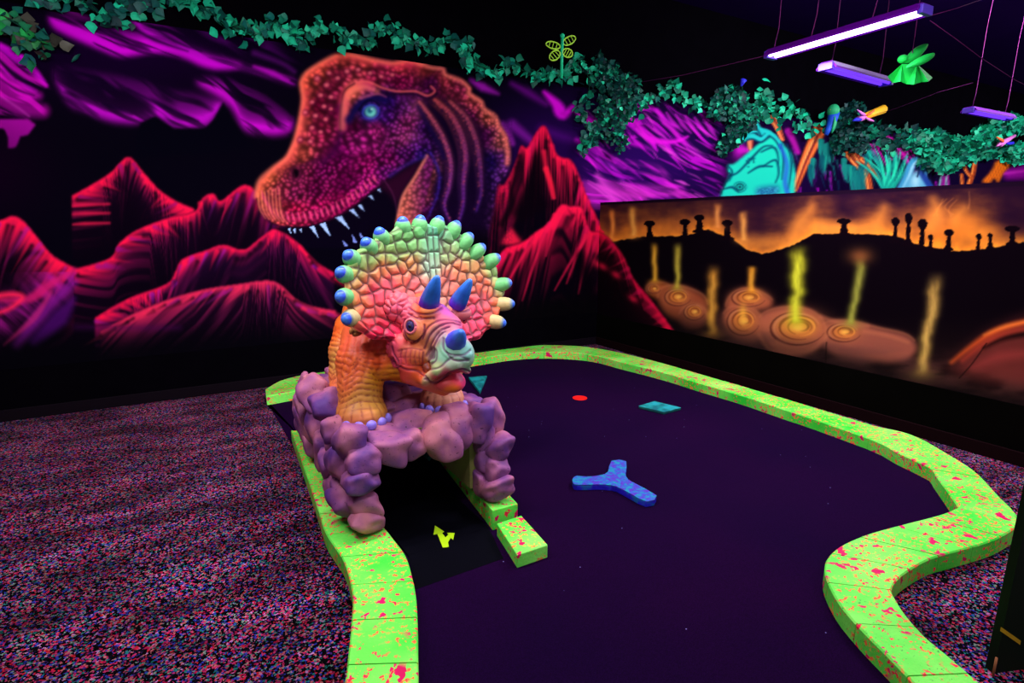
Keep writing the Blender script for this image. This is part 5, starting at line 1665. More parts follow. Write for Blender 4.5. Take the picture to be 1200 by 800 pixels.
# brow rolls under each horn
for p in ([(220, 270), (270, 300), (340, 300), (395, 270)], [(250, 235), (300, 268), (350, 268), (395, 240)], [(215, 300), (270, 325), (350, 322)]):
    carve(F1(p), 1.4, .006, .85)
for p in ([(445, 250), (490, 268), (535, 255)], [(470, 280), (500, 290), (535, 280)]):
    carve(F1(p), 1.3, .005, .8)
# cheek teeth-like folds
for k in range(5):
    xx = 180 + k * 24
    carve(F1([(xx, 490), (xx - 4, 530), (xx, 560)]), .9, .004, .45)
carve(F1([(165, 495), (230, 480), (290, 490)]), 1.0, .003, .45); carve(F1([(165, 530), (230, 528), (280, 535)]), .9, .002, .35); carve(F1([(160, 560), (220, 570), (285, 570)]), 1.0, .003, .45)
carve(F1([(295, 500), (290, 560), (300, 600)]), 1.4, .004, .7)
# ear hole with its rolled edge
m_ = line_mask(px, py, F1([(125, 540), (135, 555)]), 4, 3) * front; ridge -= m_ * .014; dark = np.maximum(dark, m_ * .9)
carve(F1([(95, 520), (105, 570), (140, 590), (175, 575)]), 1.3, .005, .8); carve(F1([(130, 470), (140, 510), (165, 550)]), 1.3, .005, .8)
carve(F1([(100, 440), (90, 500), (100, 540)]), 1.3, .004, .6)
# scales on the temple and crest
sx = (V - HC) @ HL; sy = (V - HC) @ HU; sz = (V - HC) @ HF
a1, a2, hid = vor((sz * .8 + sx * .6) / .036 + 40, sy / .036 + 40, 5)
reg = sstep(474, 462, px + (py - 360) * .1) * sstep(412, 396, py)
reg = np.clip(reg + sstep(.0, -.05, sz) * .8, 0, 1)
gro = (1 - sstep(.0, .16, a2 - a1)) * reg
ridge += (sstep(0, .5, a2 - a1) * .007 - gro * .004) * reg
dark = np.maximum(dark, gro * .7)
V2 = V + Nn * ridge[:, None]
put(head, V2, TO)
mint = (166, 214, 176); pch = (238, 146, 116); pnk = (232, 104, 124)
samp = [(S(497, 352, 2.6), (236, 120, 84)), (S(500, 362, 2.55), (240, 150, 100)), (S(540, 360, 2.6), (216, 130, 130)), (S(525, 352, 2.62), (150, 90, 170)), (S(520, 362, 2.58), (196, 106, 166)), (S(520, 372, 2.52), (226, 120, 140)),
        (S(500, 378, 2.55), (240, 150, 110)), (S(483, 395, 2.54), (240, 150, 92)), (S(478, 385, 2.54), (236, 120, 110)), (S(507, 385, 2.5), (226, 160, 150)), (S(510, 395, 2.48), (206, 170, 180)), (S(503, 402, 2.5), (236, 150, 120)),
        (S(512, 408, 2.46), (160, 205, 170)), (S(522, 402, 2.44), (150, 200, 180)), (S(522, 415, 2.44), (160, 214, 180)), (S(505, 415, 2.48), (160, 205, 160)), (S(535, 415, 2.4), (166, 214, 184)), (S(545, 412, 2.42), (150, 206, 190)),
        (S(535, 385, 2.45), (230, 150, 160)), (S(548, 385, 2.5), (220, 110, 150)), (S(530, 425, 2.4), (188, 206, 176)), (S(548, 428, 2.44), (170, 206, 170)), (S(512, 434, 2.45), (190, 206, 150)), (S(500, 444, 2.5), (220, 190, 150)),
        (S(525, 446, 2.44), (206, 60, 84)), (S(510, 447, 2.46), (216, 90, 100)), (S(520, 440, 2.44), (190, 80, 110)), (S(540, 442, 2.44), (232, 60, 100)), (S(515, 452, 2.47), (214, 90, 96)), (S(528, 458, 2.48), (226, 120, 60)), (S(548, 445, 2.48), (206, 70, 120)),
        (S(490, 440, 2.55), (240, 110, 70)), (S(475, 432, 2.6), (240, 96, 84)), (S(462, 425, 2.62), (236, 96, 110)), (S(458, 405, 2.64), (236, 100, 120)), (S(468, 395, 2.62), (240, 110, 110)), (S(475, 410, 2.58), (240, 134, 110)),
        (S(490, 410, 2.54), (240, 140, 96)), (S(486, 425, 2.55), (240, 130, 90)), (S(465, 365, 2.68), (226, 110, 130)), (S(455, 350, 2.72), (236, 124, 130)), (S(440, 378, 2.72), (240, 70, 100)), (S(418, 386, 2.76), (206, 150, 90)), (S(430, 385, 2.76), (240, 60, 90)),
        (S(448, 388, 2.72), (236, 40, 100)), (HC - HF * .2, (230, 100, 110)), (HC - HL * .2, (238, 120, 116)), (HC - HL * .15 + HF * .2, (166, 206, 176))]
C = idw(V2, samp, 5, .012)
C = C * (.94 + .12 * fbm(x * 26, z * 26 + y * 12, 6, 3))[:, None]
C = C * (1 - dark[:, None] * .7) + dark[:, None] * .7 * np.array([84, 30, 74])
head.data.materials.append(M_SKIN)
set_col(head, s2p(C))
# eye
M_EYE = plain('dark_blue_eye', (50, 40, 92), .15, .6); M_LID = plain('pink_eyelid', (226, 110, 120), .5, .3); M_PUP = plain('pupil', (10, 8, 26), .1, .6)
eo = HC + HL * .02
sgn = 1 if (EYE - HC) @ HL > 0 else -1
for side in (1, -1):
    off = (EYE - HC)
    e_c = HC + HL * (off @ HL) * side + HF * (off @ HF) + HU * (off @ HU)
    if side == 1: nrm = -FWD * .75 + HL * sgn * .5 + HF * .2
    else: nrm = HL * -sgn + HF * .3
    nrm = nrm / np.linalg.norm(nrm)
    R3 = frame(nrm)
    ey = ellipsoid('eye', e_c, (.022, .012, .028), R3, M_EYE, tric, TO)
    ellipsoid('pupil', e_c + nrm * .0065, (.010, .008, .012), R3, M_PUP, ey, TO - TO)
    for o_ in ey.children:
        o_.data.transform(Matrix.Translation(Vector((-TO).tolist())))
    t_ = np.linspace(0, 2 * math.pi, 29)
    pts = [e_c + R3[0] * .026 * math.cos(a_) + R3[2] * .033 * math.sin(a_) + nrm * .002 for a_ in t_]
    tube('eyelid', [p - TO for p in pts], .0065, M_LID, tric, seg=8)


# ---- horns
def horn_mat():
    m, nt, b = new_mat('blue_horn_paint')
    at = nt.nodes.new('ShaderNodeVertexColor'); at.layer_name = 'paint'
    nt.links.new(at.outputs['Color'], b.inputs['Base Color'])
    b.inputs['Roughness'].default_value = .35; b.inputs['Specular IOR Level'].default_value = .4
    return m
M_HORN = horn_mat()


def lathe(name, a, axis, prof, mat, parent, origin, cols, seg=28, bend=None, flut=0.0):
    """prof: list of (distance along axis, radius); cols: matching rgb"""
    R3 = frame(axis) if abs(np.asarray(axis)[2]) < .999 else frame(axis, (0, 1, 0))
    V, Fc, C = [], [], []
    a = np.asarray(a, float)
    bend = np.zeros(3) if bend is None else np.asarray(bend, float)
    L_ = prof[-1][0]
    for i, (t, r) in enumerate(prof):
        for k in range(seg):
            an = 2 * math.pi * k / seg
            rr = r * (1 + flut * math.sin(an * 9 + t * 30))
            V.append(a + R3[1] * t + bend * (t / L_) ** 2 + rr * (R3[0] * math.cos(an) + R3[2] * math.sin(an)) - origin)
            j = .94 + .12 * random.random()
            C.append(np.array(cols[i]) * j)
    for i in range(len(prof) - 1):
        for k in range(seg):
            q = i * seg + k; q2 = i * seg + (k + 1) % seg
            Fc.append((q, q2, q2 + seg, q + seg))
    Fc.append(tuple(range(seg))[::-1]); Fc.append(tuple((len(prof) - 1) * seg + k for k in range(seg)))
    o = mesh_obj(name, V, Fc, mat, parent, smooth=True)
    bm = bmesh.new(); bm.from_mesh(o.data); bmesh.ops.recalc_face_normals(bm, faces=bm.faces); bm.to_mesh(o.data); bm.free()
    set_col(o, s2p(np.array(C)))
    return o


def interp_prof(kn, n=14):
    kn = np.array(kn, float); t = np.linspace(0, 1, n)
    s_ = np.linspace(0, 1, len(kn))
    return [(float(np.interp(q, s_, kn[:, 0])), float(np.interp(q, s_, kn[:, 1]))) for q in t], [tuple(np.interp(q, s_, kn[:, j]) for j in (2, 3, 4)) for q in t]


def horn(base, tip, r, bend=(0, 0, 0), name='horn', c0=(84, 40, 160), c1=(56, 108, 180), c2=(78, 140, 226)):
    ax = tip - base; L_ = np.linalg.norm(ax)
    kn = [(0, r, *c0), (L_ * .12, r * 1.0, *c0), (L_ * .3, r * .92, *c1), (L_ * .55, r * .74, *c1), (L_ * .78, r * .52, *c2), (L_ * .92, r * .34, *c2), (L_ * .985, r * .18, *c2), (L_, r * .03, *c2)]
    pf, cl_ = interp_prof(kn, 20)
    return lathe(name, base, ax, pf, M_HORN, tric, TO, cl_, bend=bend, flut=.02)


horn(S(502, 357, 2.605), S(513, 323, 2.50), .050, bend=(0, 0, .0))
horn(S(535, 358, 2.655), S(552, 327, 2.56), .046)
horn(S(533, 402, 2.475), S(541, 388, 2.345), .052, name='nose_horn', c0=(96, 50, 190), c1=(76, 96, 225), c2=(90, 140, 235))

# ---- frill
KN = [(398, 376), (391, 350), (391, 322), (400, 302), (421, 287), (437, 275), (464, 262), (485, 260), (507, 261), (527, 267), (542, 281), (556, 294), (573, 306), (586, 335), (589, 359), (579, 381)]
FC = np.array([493.0, 350.0])
def plane_pt(px_, py_, off=0.0):
    d = ray(px_, py_)
    t_ = (2.86 + off - .36 * 1.08 - .30 * 1.15 + .30 * CAMH) / (d[1] - .36 * d[0] - .30 * d[2])
    return CPOS + d * t_
FN = np.array([-.36, 1, -.30]); FN /= np.linalg.norm(FN)      # points to the back
ang = np.array([math.atan2(-(y_ - FC[1]), x_ - FC[0]) for x_, y_ in KN])
rad = np.array([math.hypot(x_ - FC[0], y_ - FC[1]) for x_, y_ in KN]) - 5.0
ang = np.where(ang < -1.2, ang + 2 * math.pi, ang)
order = np.argsort(ang); A_, R0 = ang[order], rad[order]
# lower edge, tucked behind the head and neck
A_ = np.concatenate([A_, [math.radians(205), math.radians(230), math.radians(270), math.radians(310), A_[0] + 2 * math.pi]])
R0 = np.concatenate([R0, [92, 66, 56, 70, R0[0]]])
def brad(a):
    a = (a - A_[0]) % (2 * math.pi) + A_[0]
    return np.interp(a, A_, R0)
NA, NR = 560, 150
aa = np.linspace(0, 2 * math.pi, NA, endpoint=False); rr = np.linspace(0.02, 1, NR)
AA, RR2 = np.meshgrid(aa, rr, indexing='ij')
Rb = brad(AA)
scal = 1 + .022 * np.cos((AA - .1) * 20.5) * sstep(.85, 1, RR2)
PX = FC[0] + RR2 * Rb * scal * np.cos(AA); PY = FC[1] - RR2 * Rb * scal * np.sin(AA)
d = FWD[None, None] + RT[None, None] * ((PX - 600) / FPX)[..., None] - UP[None, None] * ((PY - 400) / FPX)[..., None]
tt = (2.86 - .36 * 1.08 - .30 * 1.15 + .30 * CAMH) / (d[..., 1] - .36 * d[..., 0] - .30 * d[..., 2])
P3 = CPOS + d * tt[..., None]
FCP = plane_pt(*FC)
FX = np.cross(FN, (0, 0, 1)); FX /= np.linalg.norm(FX); FY = np.cross(FX, FN)
FX = FX if FX[0] > 0 else -FX
FY = FY if FY[2] > 0 else -FY
U_ = (P3 - FCP) @ FX; W_ = (P3 - FCP) @ FY
P3 = P3 - FN * (.05 * RR2 ** 2)[..., None] * 1.0 + FN * (.09 * np.exp(-(RR2 / .35) ** 2))[..., None] * 0
uj = U_ + .012 * (vnoise(U_ * 30, W_ * 30, 3) - .5); wj = W_ + .012 * (vnoise(U_ * 30 + 9, W_ * 30, 8) - .5)
cellsz = .066
f1, f2, hid = vor(uj / cellsz + 50, wj / (cellsz * .92) + 50, 12, .9)
edge = (f2 - f1) * .85
cu = plane_pt(501, 300); c0u = float((cu - FCP) @ FX)
lean = .02 * (W_ / .4)
u0 = U_ - c0u - lean + .03 * np.clip(.15 - W_, 0, 1)
colw = .040
rowi = W_ / .088 + .25
brick = np.minimum(np.minimum(np.abs(u0), np.abs(np.abs(u0) - colw)) / .034, np.minimum(rowi % 1, 1 - rowi % 1) / .36)
inb = (np.abs(u0) < colw) & (W_ > .1)
edge = np.where(inb, brick, np.where((W_ > .1), np.minimum(edge, np.abs(np.abs(u0) - colw) / .034), edge))
gro = 1 - sstep(.0, .26, edge)
bump_ = sstep(0, .55, edge) ** .7
fade = sstep(.02, .1, RR2) * 1.0
disp = bump_ * .013 * fade * (1 - sstep(.97, 1, RR2))
Pf = P3 - FN * (disp + .022 * (1 - sstep(.93, 1.0, RR2)))[..., None]
Pb = P3 + FN * (.022 * (1 - sstep(.9, 1.0, RR2)))[..., None]
def pp(x_, y_): return plane_pt(x_, y_)
fs = [(500, 272, 120, 200, 160), (500, 290, 150, 214, 166), (500, 315, 190, 226, 190), (480, 268, 120, 200, 120), (465, 275, 130, 196, 120), (445, 285, 160, 205, 130), (425, 300, 140, 206, 130), (410, 315, 160, 206, 130),
      (402, 345, 214, 170, 110), (402, 365, 200, 170, 100), (430, 305, 170, 196, 116), (455, 300, 160, 196, 120), (470, 290, 140, 200, 126), (475, 312, 214, 160, 104), (440, 318, 230, 146, 96), (455, 282, 136, 204, 126), (412, 328, 196, 190, 110), (420, 335, 240, 130, 100),
      (415, 355, 240, 140, 100), (430, 345, 236, 90, 110), (420, 375, 238, 90, 90), (450, 335, 236, 112, 120), (465, 325, 236, 136, 110), (480, 335, 236, 130, 126), (455, 355, 232, 96, 120), (525, 275, 130, 200, 140), (535, 295, 150, 206, 140), (545, 300, 160, 200, 130), (568, 322, 170, 200, 130), (580, 340, 180, 196, 130),
      (520, 300, 170, 196, 136), (530, 315, 236, 150, 110), (550, 310, 220, 160, 110), (570, 320, 160, 200, 130), (560, 335, 238, 130, 100), (580, 345, 170, 190, 130), (575, 360, 236, 140, 96), (560, 355, 236, 104, 110), (565, 375, 236, 110, 90),
      (555, 385, 236, 84, 110), (550, 370, 232, 90, 120), (500, 340, 226, 170, 150), (520, 330, 236, 140, 120), (545, 400, 230, 90, 120), (430, 395, 236, 50, 90), (450, 400, 236, 70, 110)]
samp = [(pp(a_, b_), (r_, g_, bb)) for a_, b_, r_, g_, bb in fs]
flat = (P3.reshape(-1, 3))
C = idw(flat, samp, 4, .02).reshape(NA, NR, 3)
C = C * (.95 + .14 * (hid - .5))[..., None]
C = C * (1 - gro * .8)[..., None] + gro[..., None] * .8 * (np.array([86, 52, 50]) * .5 + C * .22)
Vf = Pf.reshape(-1, 3); Vb = Pb.reshape(-1, 3)
n0 = len(Vf)
ia = np.arange(NA)[:, None]; ir = np.arange(NR - 1)[None, :]
q = np.stack([ia * NR + ir, ia * NR + ir + 1, ((ia + 1) % NA) * NR + ir + 1, ((ia + 1) % NA) * NR + ir], -1).reshape(-1, 4)
qb = q[:, ::-1] + n0
ia = np.arange(NA); r_ = NR - 1
rim = np.stack([ia * NR + r_, n0 + ia * NR + r_, n0 + ((ia + 1) % NA) * NR + r_, ((ia + 1) % NA) * NR + r_], -1)
VV = np.concatenate([Vf, Vb])
frill = np_mesh('frill', VV - TO, np.concatenate([q, qb, rim]), M_SKIN, tric, True)
bmm = bmesh.new(); bmm.from_mesh(frill.data); bmesh.ops.recalc_face_normals(bmm, faces=bmm.faces); bmm.to_mesh(frill.data); bmm.free()
Cb = C * .9
set_col(frill, s2p(np.concatenate([C.reshape(-1, 3), Cb.reshape(-1, 3)])))
# knobs round the edge of the frill, each with its blue tip
for i, (x_, y_) in enumerate(KN):
    v = np.array([x_, y_]) - FC; L_ = np.linalg.norm(v); v /= L_
    fr_b = FC + v * (L_ - 14)
    a_ = plane_pt(*fr_b); b_ = plane_pt(*(FC + v * (L_ + 1)))
    bend = -FN * .05
    rs = max(0.0, v[0])
    a_ = a_ - FN * .030; b_ = b_ - FN * (.060 + .02 * rs) - FWD * (.05 * rs)
    ax = b_ - a_
    edge_green = (128, 200, 132) if 1 <= i <= 13 else (206, 190, 140)
    Lk = float(np.linalg.norm(ax))
    kn = [(0, .036, *edge_green), (Lk * .3, .043, *edge_green), (Lk * .6, .042, *edge_green), (Lk * .8, .037, *edge_green), (Lk * .96, .028, 120, 150, 170), (Lk * 1.02, .02, 80, 100, 190), (Lk * 1.03, .006, 80, 100, 190)]
    pf, cl_ = interp_prof(kn, 16)
    kb_ = lathe('frill_knob', a_, ax, pf, M_SKIN, tric, TO, cl_, seg=20)
    kn = [(0, .030, 56, 70, 180), (.008, .029, 62, 86, 206), (.018, .022, 76, 116, 220), (.025, .014, 96, 146, 230), (.028, .003, 100, 150, 236)]
    pf, cl_ = interp_prof(kn, 12)
    tipo = lathe('knob_tip', a_ + ax * .86, ax, pf, M_HORN, kb_, TO, cl_, seg=20)
# ================================================================ LAMPS
M_HOUS = plain('violet_lamp_housing', (96, 6, 140), .5, .1)
M_CORD = plain('plum_cord', (120, 40, 110), .8, .1)
M_PIN = plain('lamp_end_cap', (90, 60, 190), .4, .4)
M_TUBE_HOT = emit('blacklight_tube_bright', (.62, .42, 1.0), 9.0)
M_TUBE = emit('blacklight_tube', (.13, .03, 1.0), 1.6)


def fixture(loc, rz, length, label, tube_mat, power, color, tilt=0.0, cords=None, width=.15, ntube=2, group=None, spread=None):
    t = empty('tube_light', loc, rz)
    tag(t, label, 'light', group)
    L2 = length / 2
    # housing: a shallow folded reflector along local x
    prof = [(-width / 2, -.012), (-width / 2, .004), (-width * .28, .045), (width * .28, .045), (width / 2, .004), (width / 2, -.012), (width * .46, -.006), (width * .24, .030), (-width * .24, .030), (-width * .46, -.006)]
    V = [(x, y, z) for x in (-L2, L2) for y, z in prof]
    n = len(prof)
    Fc = [(i, (i + 1) % n, n + (i + 1) % n, n + i) for i in range(n)] + [tuple(range(n))[::-1], tuple(range(n, 2 * n))]
    h = mesh_obj('lamp_housing', V, Fc, M_HOUS, t)
    for s in (-1, 1):
        box('end_cap', s * L2 - .018, s * L2 + .018, -width * .36, width * .36, -.022, .034, M_PIN, t, bevel=.004)
    for k in range(ntube):
        y = (k - (ntube - 1) / 2) * width * .42
        tube('lamp_tube', [(-L2 + .02, y, .0), (L2 - .02, y, .0)], .0135, tube_mat, t, seg=12)
    la = bpy.data.lights.new('lamp_glow', 'AREA')
    la.shape = 'RECTANGLE'; la.size = length * .95; la.size_y = width * .8
    la.energy = power; la.color = color
    if spread: la.spread = spread
    lo = bpy.data.objects.new('lamp_glow', la)
    COL.objects.link(lo); lo.parent = t; lo.location = (0, 0, -.028)
    if tilt:
        lo.rotation_euler = (tilt, 0, 0)
    cords = cords or [(-L2 * .8, 0), (L2 * .8, 0)]
    top = 4.3 - loc[2]
    for cx, lean in cords:
        tube('cord', [(cx - .02, 0, .045), (cx + .01, 0, .2), (cx + lean * .5, .01, top * .6), (cx + lean, 0, top)], .0035, M_CORD, t, seg=6)
    return t


for i, (x, y, z, rz, pw, c, tl) in enumerate(FILL_LAMPS):
    t = fixture((x, y, z), rz, 1.22, 'added fill tube fixture out of view above the near part of the course', M_TUBE_HOT, pw, c, tilt=tl, width=.30, ntube=2, group='added fill fixtures above the near part of the course')

a = G(903, 66, 2.88); b = G(1084, 13, 2.88)
mid = (a + b) / 2
fixture(mid, math.atan2(*(b - a)[[1, 0]]), float(np.linalg.norm(b - a)), 'brightest long tube light glowing white violet under the ceiling, top right', M_TUBE_HOT, 90, (.86, .78, 1.0), width=.17, tilt=0,
        cords=[(-.52, .0), (-.2, .05), (.25, -.05)])
a = G(968, 79, 2.78); b = G(1038, 98, 2.78)
fixture((a + b) / 2, math.atan2(*(b - a)[[1, 0]]), float(np.linalg.norm(b - a)), 'dim blue violet tube light beside the hanging green ornament', M_TUBE, 18, (.26, .12, 1.0), width=.16, cords=[(-.4, .05), (.38, .0)])
a = G(1135, 130, 2.8); b = G(1182, 139, 2.8)
fixture((a + b) / 2, math.atan2(*(b - a)[[1, 0]]), float(np.linalg.norm(b - a)), 'small far blue violet tube light above the ivy at the right edge', M_TUBE, 30, (.3, .16, 1.0), width=.16, cords=[(-.4, .1), (.4, .1)])

for x, y, pw in ((6.3, 3.3, 84), (8.2, 2.7, 105), (10.6, 2.1, 150), (14.2, 2.2, 220)):  # unseen fixtures added to brighten the jungle wall
    fixture((x, y, 4.1), 0, 1.22, 'added fill tube fixture out of view, close under the ceiling beyond the half wall', M_TUBE_HOT, pw, (.93, .9, 1.0), tilt=.85, width=.30, cords=[(-.4, 0), (.4, 0)], group='added fill fixtures beyond the half wall')

# ================================================================ IVY AND ORNAMENTS
def leaf_mat(name, dark, mid_, bright):
    m, nt, b = new_mat(name)
    at = nt.nodes.new('ShaderNodeVertexColor'); at.layer_name = 'paint'
    nt.links.new(at.outputs['Color'], b.inputs['Base Color'])
    b.inputs['Roughness'].default_value = .5; b.inputs['Specular IOR Level'].default_value = .2
    return m
M_LEAF = leaf_mat('ivy_leaf', 0, 0, 0)
M_STEM = plain('dark_green_stem', (10, 60, 44), .8, .1)
LEAF = np.array([(0, 0, 0), (.30, .10, .05), (.52, .38, .04), (.34, .62, .06), (.20, .80, .03), (0, 1.08, -.06), (-.20, .80, .03), (-.34, .62, .06), (-.52, .38, .04), (-.30, .10, .05), (0, .45, -.05)])
LT = [(10, i, i + 1) for i in range(0, 9)] + [(10, 9, 0)]


def leaves(name, cen, size, cols, parent, origin, seed, droop=.3, face=None):
    """cen: points; one folded leaf at each"""
    rg = np.random.default_rng(seed)
    V, T, C = [], [], []
    to_cam = (CPOS - np.asarray(cen[0])); to_cam /= np.linalg.norm(to_cam)
    for i, c in enumerate(cen):
        nrm = to_cam * .8 + rg.normal(size=3) * .55 + np.array([0, 0, .25])
        nrm /= np.linalg.norm(nrm)
        dirn = rg.normal(size=3) + np.array([0, 0, -droop]); dirn -= nrm * (dirn @ nrm); dirn /= np.linalg.norm(dirn)
        sd = np.cross(dirn, nrm)
        s_ = size * rg.uniform(.6, 1.15)
        q = LEAF * s_
        V.append(c + q[:, :1] * sd + q[:, 1:2] * dirn + q[:, 2:3] * nrm - origin)
        T += [(a + 11 * i, b + 11 * i, d_ + 11 * i) for a, b, d_ in LT]
        cc = np.array(cols[rg.integers(len(cols))], float) * rg.uniform(.75, 1.15)
        C.append(np.tile(cc, (11, 1)) * np.where(np.arange(11) == 10, 1.15, 1.0)[:, None])
    V = np.concatenate(V); V[:, 1] = np.minimum(V[:, 1], YW - .012 - origin[1])
    o = np_mesh(name, V, np.zeros((0, 4)), M_LEAF, parent, True, tris=T)
    set_col(o, s2l(np.clip(np.concatenate(C), 0, 255)))
    return o


GREENS = [(18, 134, 98), (14, 108, 84), (24, 166, 120), (10, 84, 74), (30, 190, 140)]
DGR = [(10, 66, 60), (12, 84, 70), (8, 50, 52), (16, 104, 84), (20, 60, 60)]
BGR = [(20, 150, 110), (26, 190, 140), (16, 120, 96), (30, 204, 150)]


def garland(pts, n, size, width, label, cols, seed, Y=YW - .06, group=None):
    P = catmull([onY(x, y, Y) for x, y in pts], 8)
    P = P + np.stack([0 * P[:, 0], -.03 * np.abs(np.sin(np.arange(len(P)) * .9)), 0 * P[:, 0]], 1)
    o0 = P[len(P) // 2].copy()
    e = empty('ivy_garland', o0); tag(e, label, 'ivy', group)
    tube('stem', [p - o0 for p in P], .006, M_STEM, e, seg=6)
    rg = np.random.default_rng(seed)
    Pr = resample(P, n)
    cen = Pr + rg.normal(size=(n, 3)) * np.array([width, .018, width])
    cen[:, 1] = np.minimum(cen[:, 1], YW - .045)
    leaves('leaves', cen, size, cols, e, o0, seed)


garland([(-30, 44), (0, 22), (22, 30), (38, 44), (52, 48), (44, 58)], 69, 0.095, 0.068, 'ivy cluster with brighter leaves in the top left corner', [(20, 96, 60), (26, 140, 64), (16, 90, 76), (60, 60, 50), (14, 70, 70)], 1)
garland([(40, -4), (62, 3), (84, -2), (104, 6), (118, 18), (140, 20), (150, 8), (172, 4), (200, -4)], 90, 0.085, 0.040, 'ivy strand hanging over the magenta cloud at the top left', DGR + GREENS, 2)
garland([(204, -4), (222, 4), (245, 14), (262, 28), (280, 34), (300, 42), (312, 38), (326, 26), (344, 44), (350, 50)], 123, 0.088, 0.036, 'ivy strand along the wall top left of the painted tyrannosaur', GREENS, 3)
garland([(344, 44), (360, 40), (380, 34), (398, 40), (408, 52), (432, 44), (450, 34), (466, 42), (488, 52), (506, 56), (520, 46), (540, 50), (552, 52)], 177, 0.085, 0.034, 'ivy strand above the forehead of the painted tyrannosaur', GREENS, 4)
garland([(548, 58), (548, 70), (566, 80), (580, 84), (600, 78), (614, 84), (630, 92), (648, 88), (664, 90), (676, 74), (680, 66)], 144, 0.088, 0.038, 'ivy strand under the dragonfly ornament', BGR + GREENS, 5)
garland([(676, 70), (686, 84), (690, 100), (684, 118), (680, 130), (682, 145), (694, 158), (684, 170), (676, 178)], 84, 0.085, 0.040, 'ivy strand trailing down the wall left of the hanging bush', GREENS + DGR, 6)
garland([(742, 120), (764, 118), (774, 106), (790, 98), (792, 112), (808, 118), (828, 122), (840, 128)], 90, 0.082, .06, 'ivy strand between the two hanging bushes', BGR + GREENS, 7)
garland([(880, 138), (892, 122), (890, 112), (905, 134), (930, 130), (938, 142), (955, 148), (968, 150)], 120, 0.107, .09, 'bright ivy strand above the painted teal reptile', BGR, 8)
garland([(982, 150), (1002, 152), (1026, 156), (1046, 166), (1060, 160), (1082, 172)], 180, 0.123, .12, 'ivy strand above the painted palm', DGR + GREENS, 9)


def bush(pts_r, n, size, label, cols, seed, Y=YW - .10):
    o0 = onY(*pts_r[0][:2], Y)
    e = empty('ivy_bush', o0); tag(e, label, 'hanging bush')
    rg = np.random.default_rng(seed)
    tot = sum(r[2] * r[3] for r in pts_r)
    cen = []
    for x, y, rx, ry in pts_r:
        m_ = int(n * rx * ry / tot)
        k = pxm(onY(x, y, Y))
        kx = abs(onY(x + 1, y, Y)[0] - onY(x, y, Y)[0])
        c = onY(x, y, Y)
        q = rg.normal(size=(m_, 3)); q /= np.linalg.norm(q, axis=1)[:, None]; q *= rg.uniform(.3, 1, m_)[:, None] ** .5
        cen.append(c + q * np.array([rx * kx, min(.16, rx * kx * .4), ry / k]))
        tube('stem', [c - o0 + np.array([0, .02, ry / k]), c - o0, c - o0 - np.array([0, 0, ry / k * .9])], .008, M_STEM, e, seg=6)
    cen = np.concatenate(cen)
    cen[:, 1] = np.minimum(cen[:, 1], YW - .05)
    leaves('leaves', cen, size, cols, e, o0, seed)


bush([(714, 92, 17, 20), (736, 108, 17, 22), (722, 128, 24, 18), (712, 150, 18, 16), (727, 165, 8, 14), (690, 165, 10, 7), (702, 76, 8, 12)], 952, 0.066, 'big dark leafy bush hanging over the magenta sky beside the red peaks', DGR + DGR + GREENS, 11)
bush([(858, 118, 20, 16), (870, 138, 17, 16), (846, 128, 14, 12), (862, 158, 12, 12), (850, 172, 8, 8)], 714, 0.078, 'dark leafy bush hanging left of the painted teal reptile', DGR + DGR + GREENS, 12)
bush([(1000, 140, 12, 22), (986, 160, 8, 22), (1006, 168, 10, 12)], 561, 0.094, 'dark leafy clump trailing behind the parrot ornament', DGR, 13)
bush([(1094, 168, 32, 12), (1118, 176, 34, 14), (1104, 190, 22, 10), (1150, 172, 26, 12)], 1530, 0.133, 'wide green tree foliage over the painted orange legs', GREENS + BGR, 14)
bush([(1180, 146, 22, 11), (1160, 156, 18, 8), (1192, 180, 16, 10)], 816, 0.133, 'leafy branch reaching up at the right edge below the far lamp', GREENS + BGR, 15)

# ---- dragonfly ornament on the ivy
M_YG = plain('yellow_green_wire', (180, 240, 60), .4, .3); M_TG = plain('teal_green_stick', (30, 220, 150), .5, .2)
d0 = onY(657, 62, YW - .16)
df = empty('dragonfly_ornament', d0); tag(df, 'yellow green wire dragonfly ornament standing up out of the ivy', 'dragonfly ornament')
tube('body', [onY(659, 41, YW - .16) - d0, onY(658.5, 60, YW - .16) - d0, onY(658, 92, YW - .16) - d0], .020, M_TG, df, seg=10, r2=.014)
ellipsoid('eye', onY(659, 42, YW - .16), (.028, .024, .026), np.eye(3), M_TG, df, d0, 3)
for cx, cy, rx, ry, an in ((648, 53, 8.5, 4, .25), (667, 47.5, 8, 4.5, -.5), (650, 65, 7, 5, -.7), (665, 62, 6, 5, .5)):
    pts = []
    for t_ in np.linspace(0, 2 * math.pi, 25):
        a_ = rx * math.cos(t_); b_ = ry * math.sin(t_)
        pts.append(onY(cx + a_ * math.cos(an) - b_ * math.sin(an), cy + a_ * math.sin(an) + b_ * math.cos(an), YW - .17) - d0)
    wg = tube('wing', pts, .008, M_YG, df, seg=6)
    for k in (-.5, 0, .5):
        tube('wing_rib', [onY(cx + rx * k * math.cos(an) - ry * .85 * s_ * math.sin(an), cy + rx * k * math.sin(an) + ry * .85 * s_ * math.cos(an), YW - .17) - d0 for s_ in (-1, 1)], .005, M_YG, wg, seg=5)

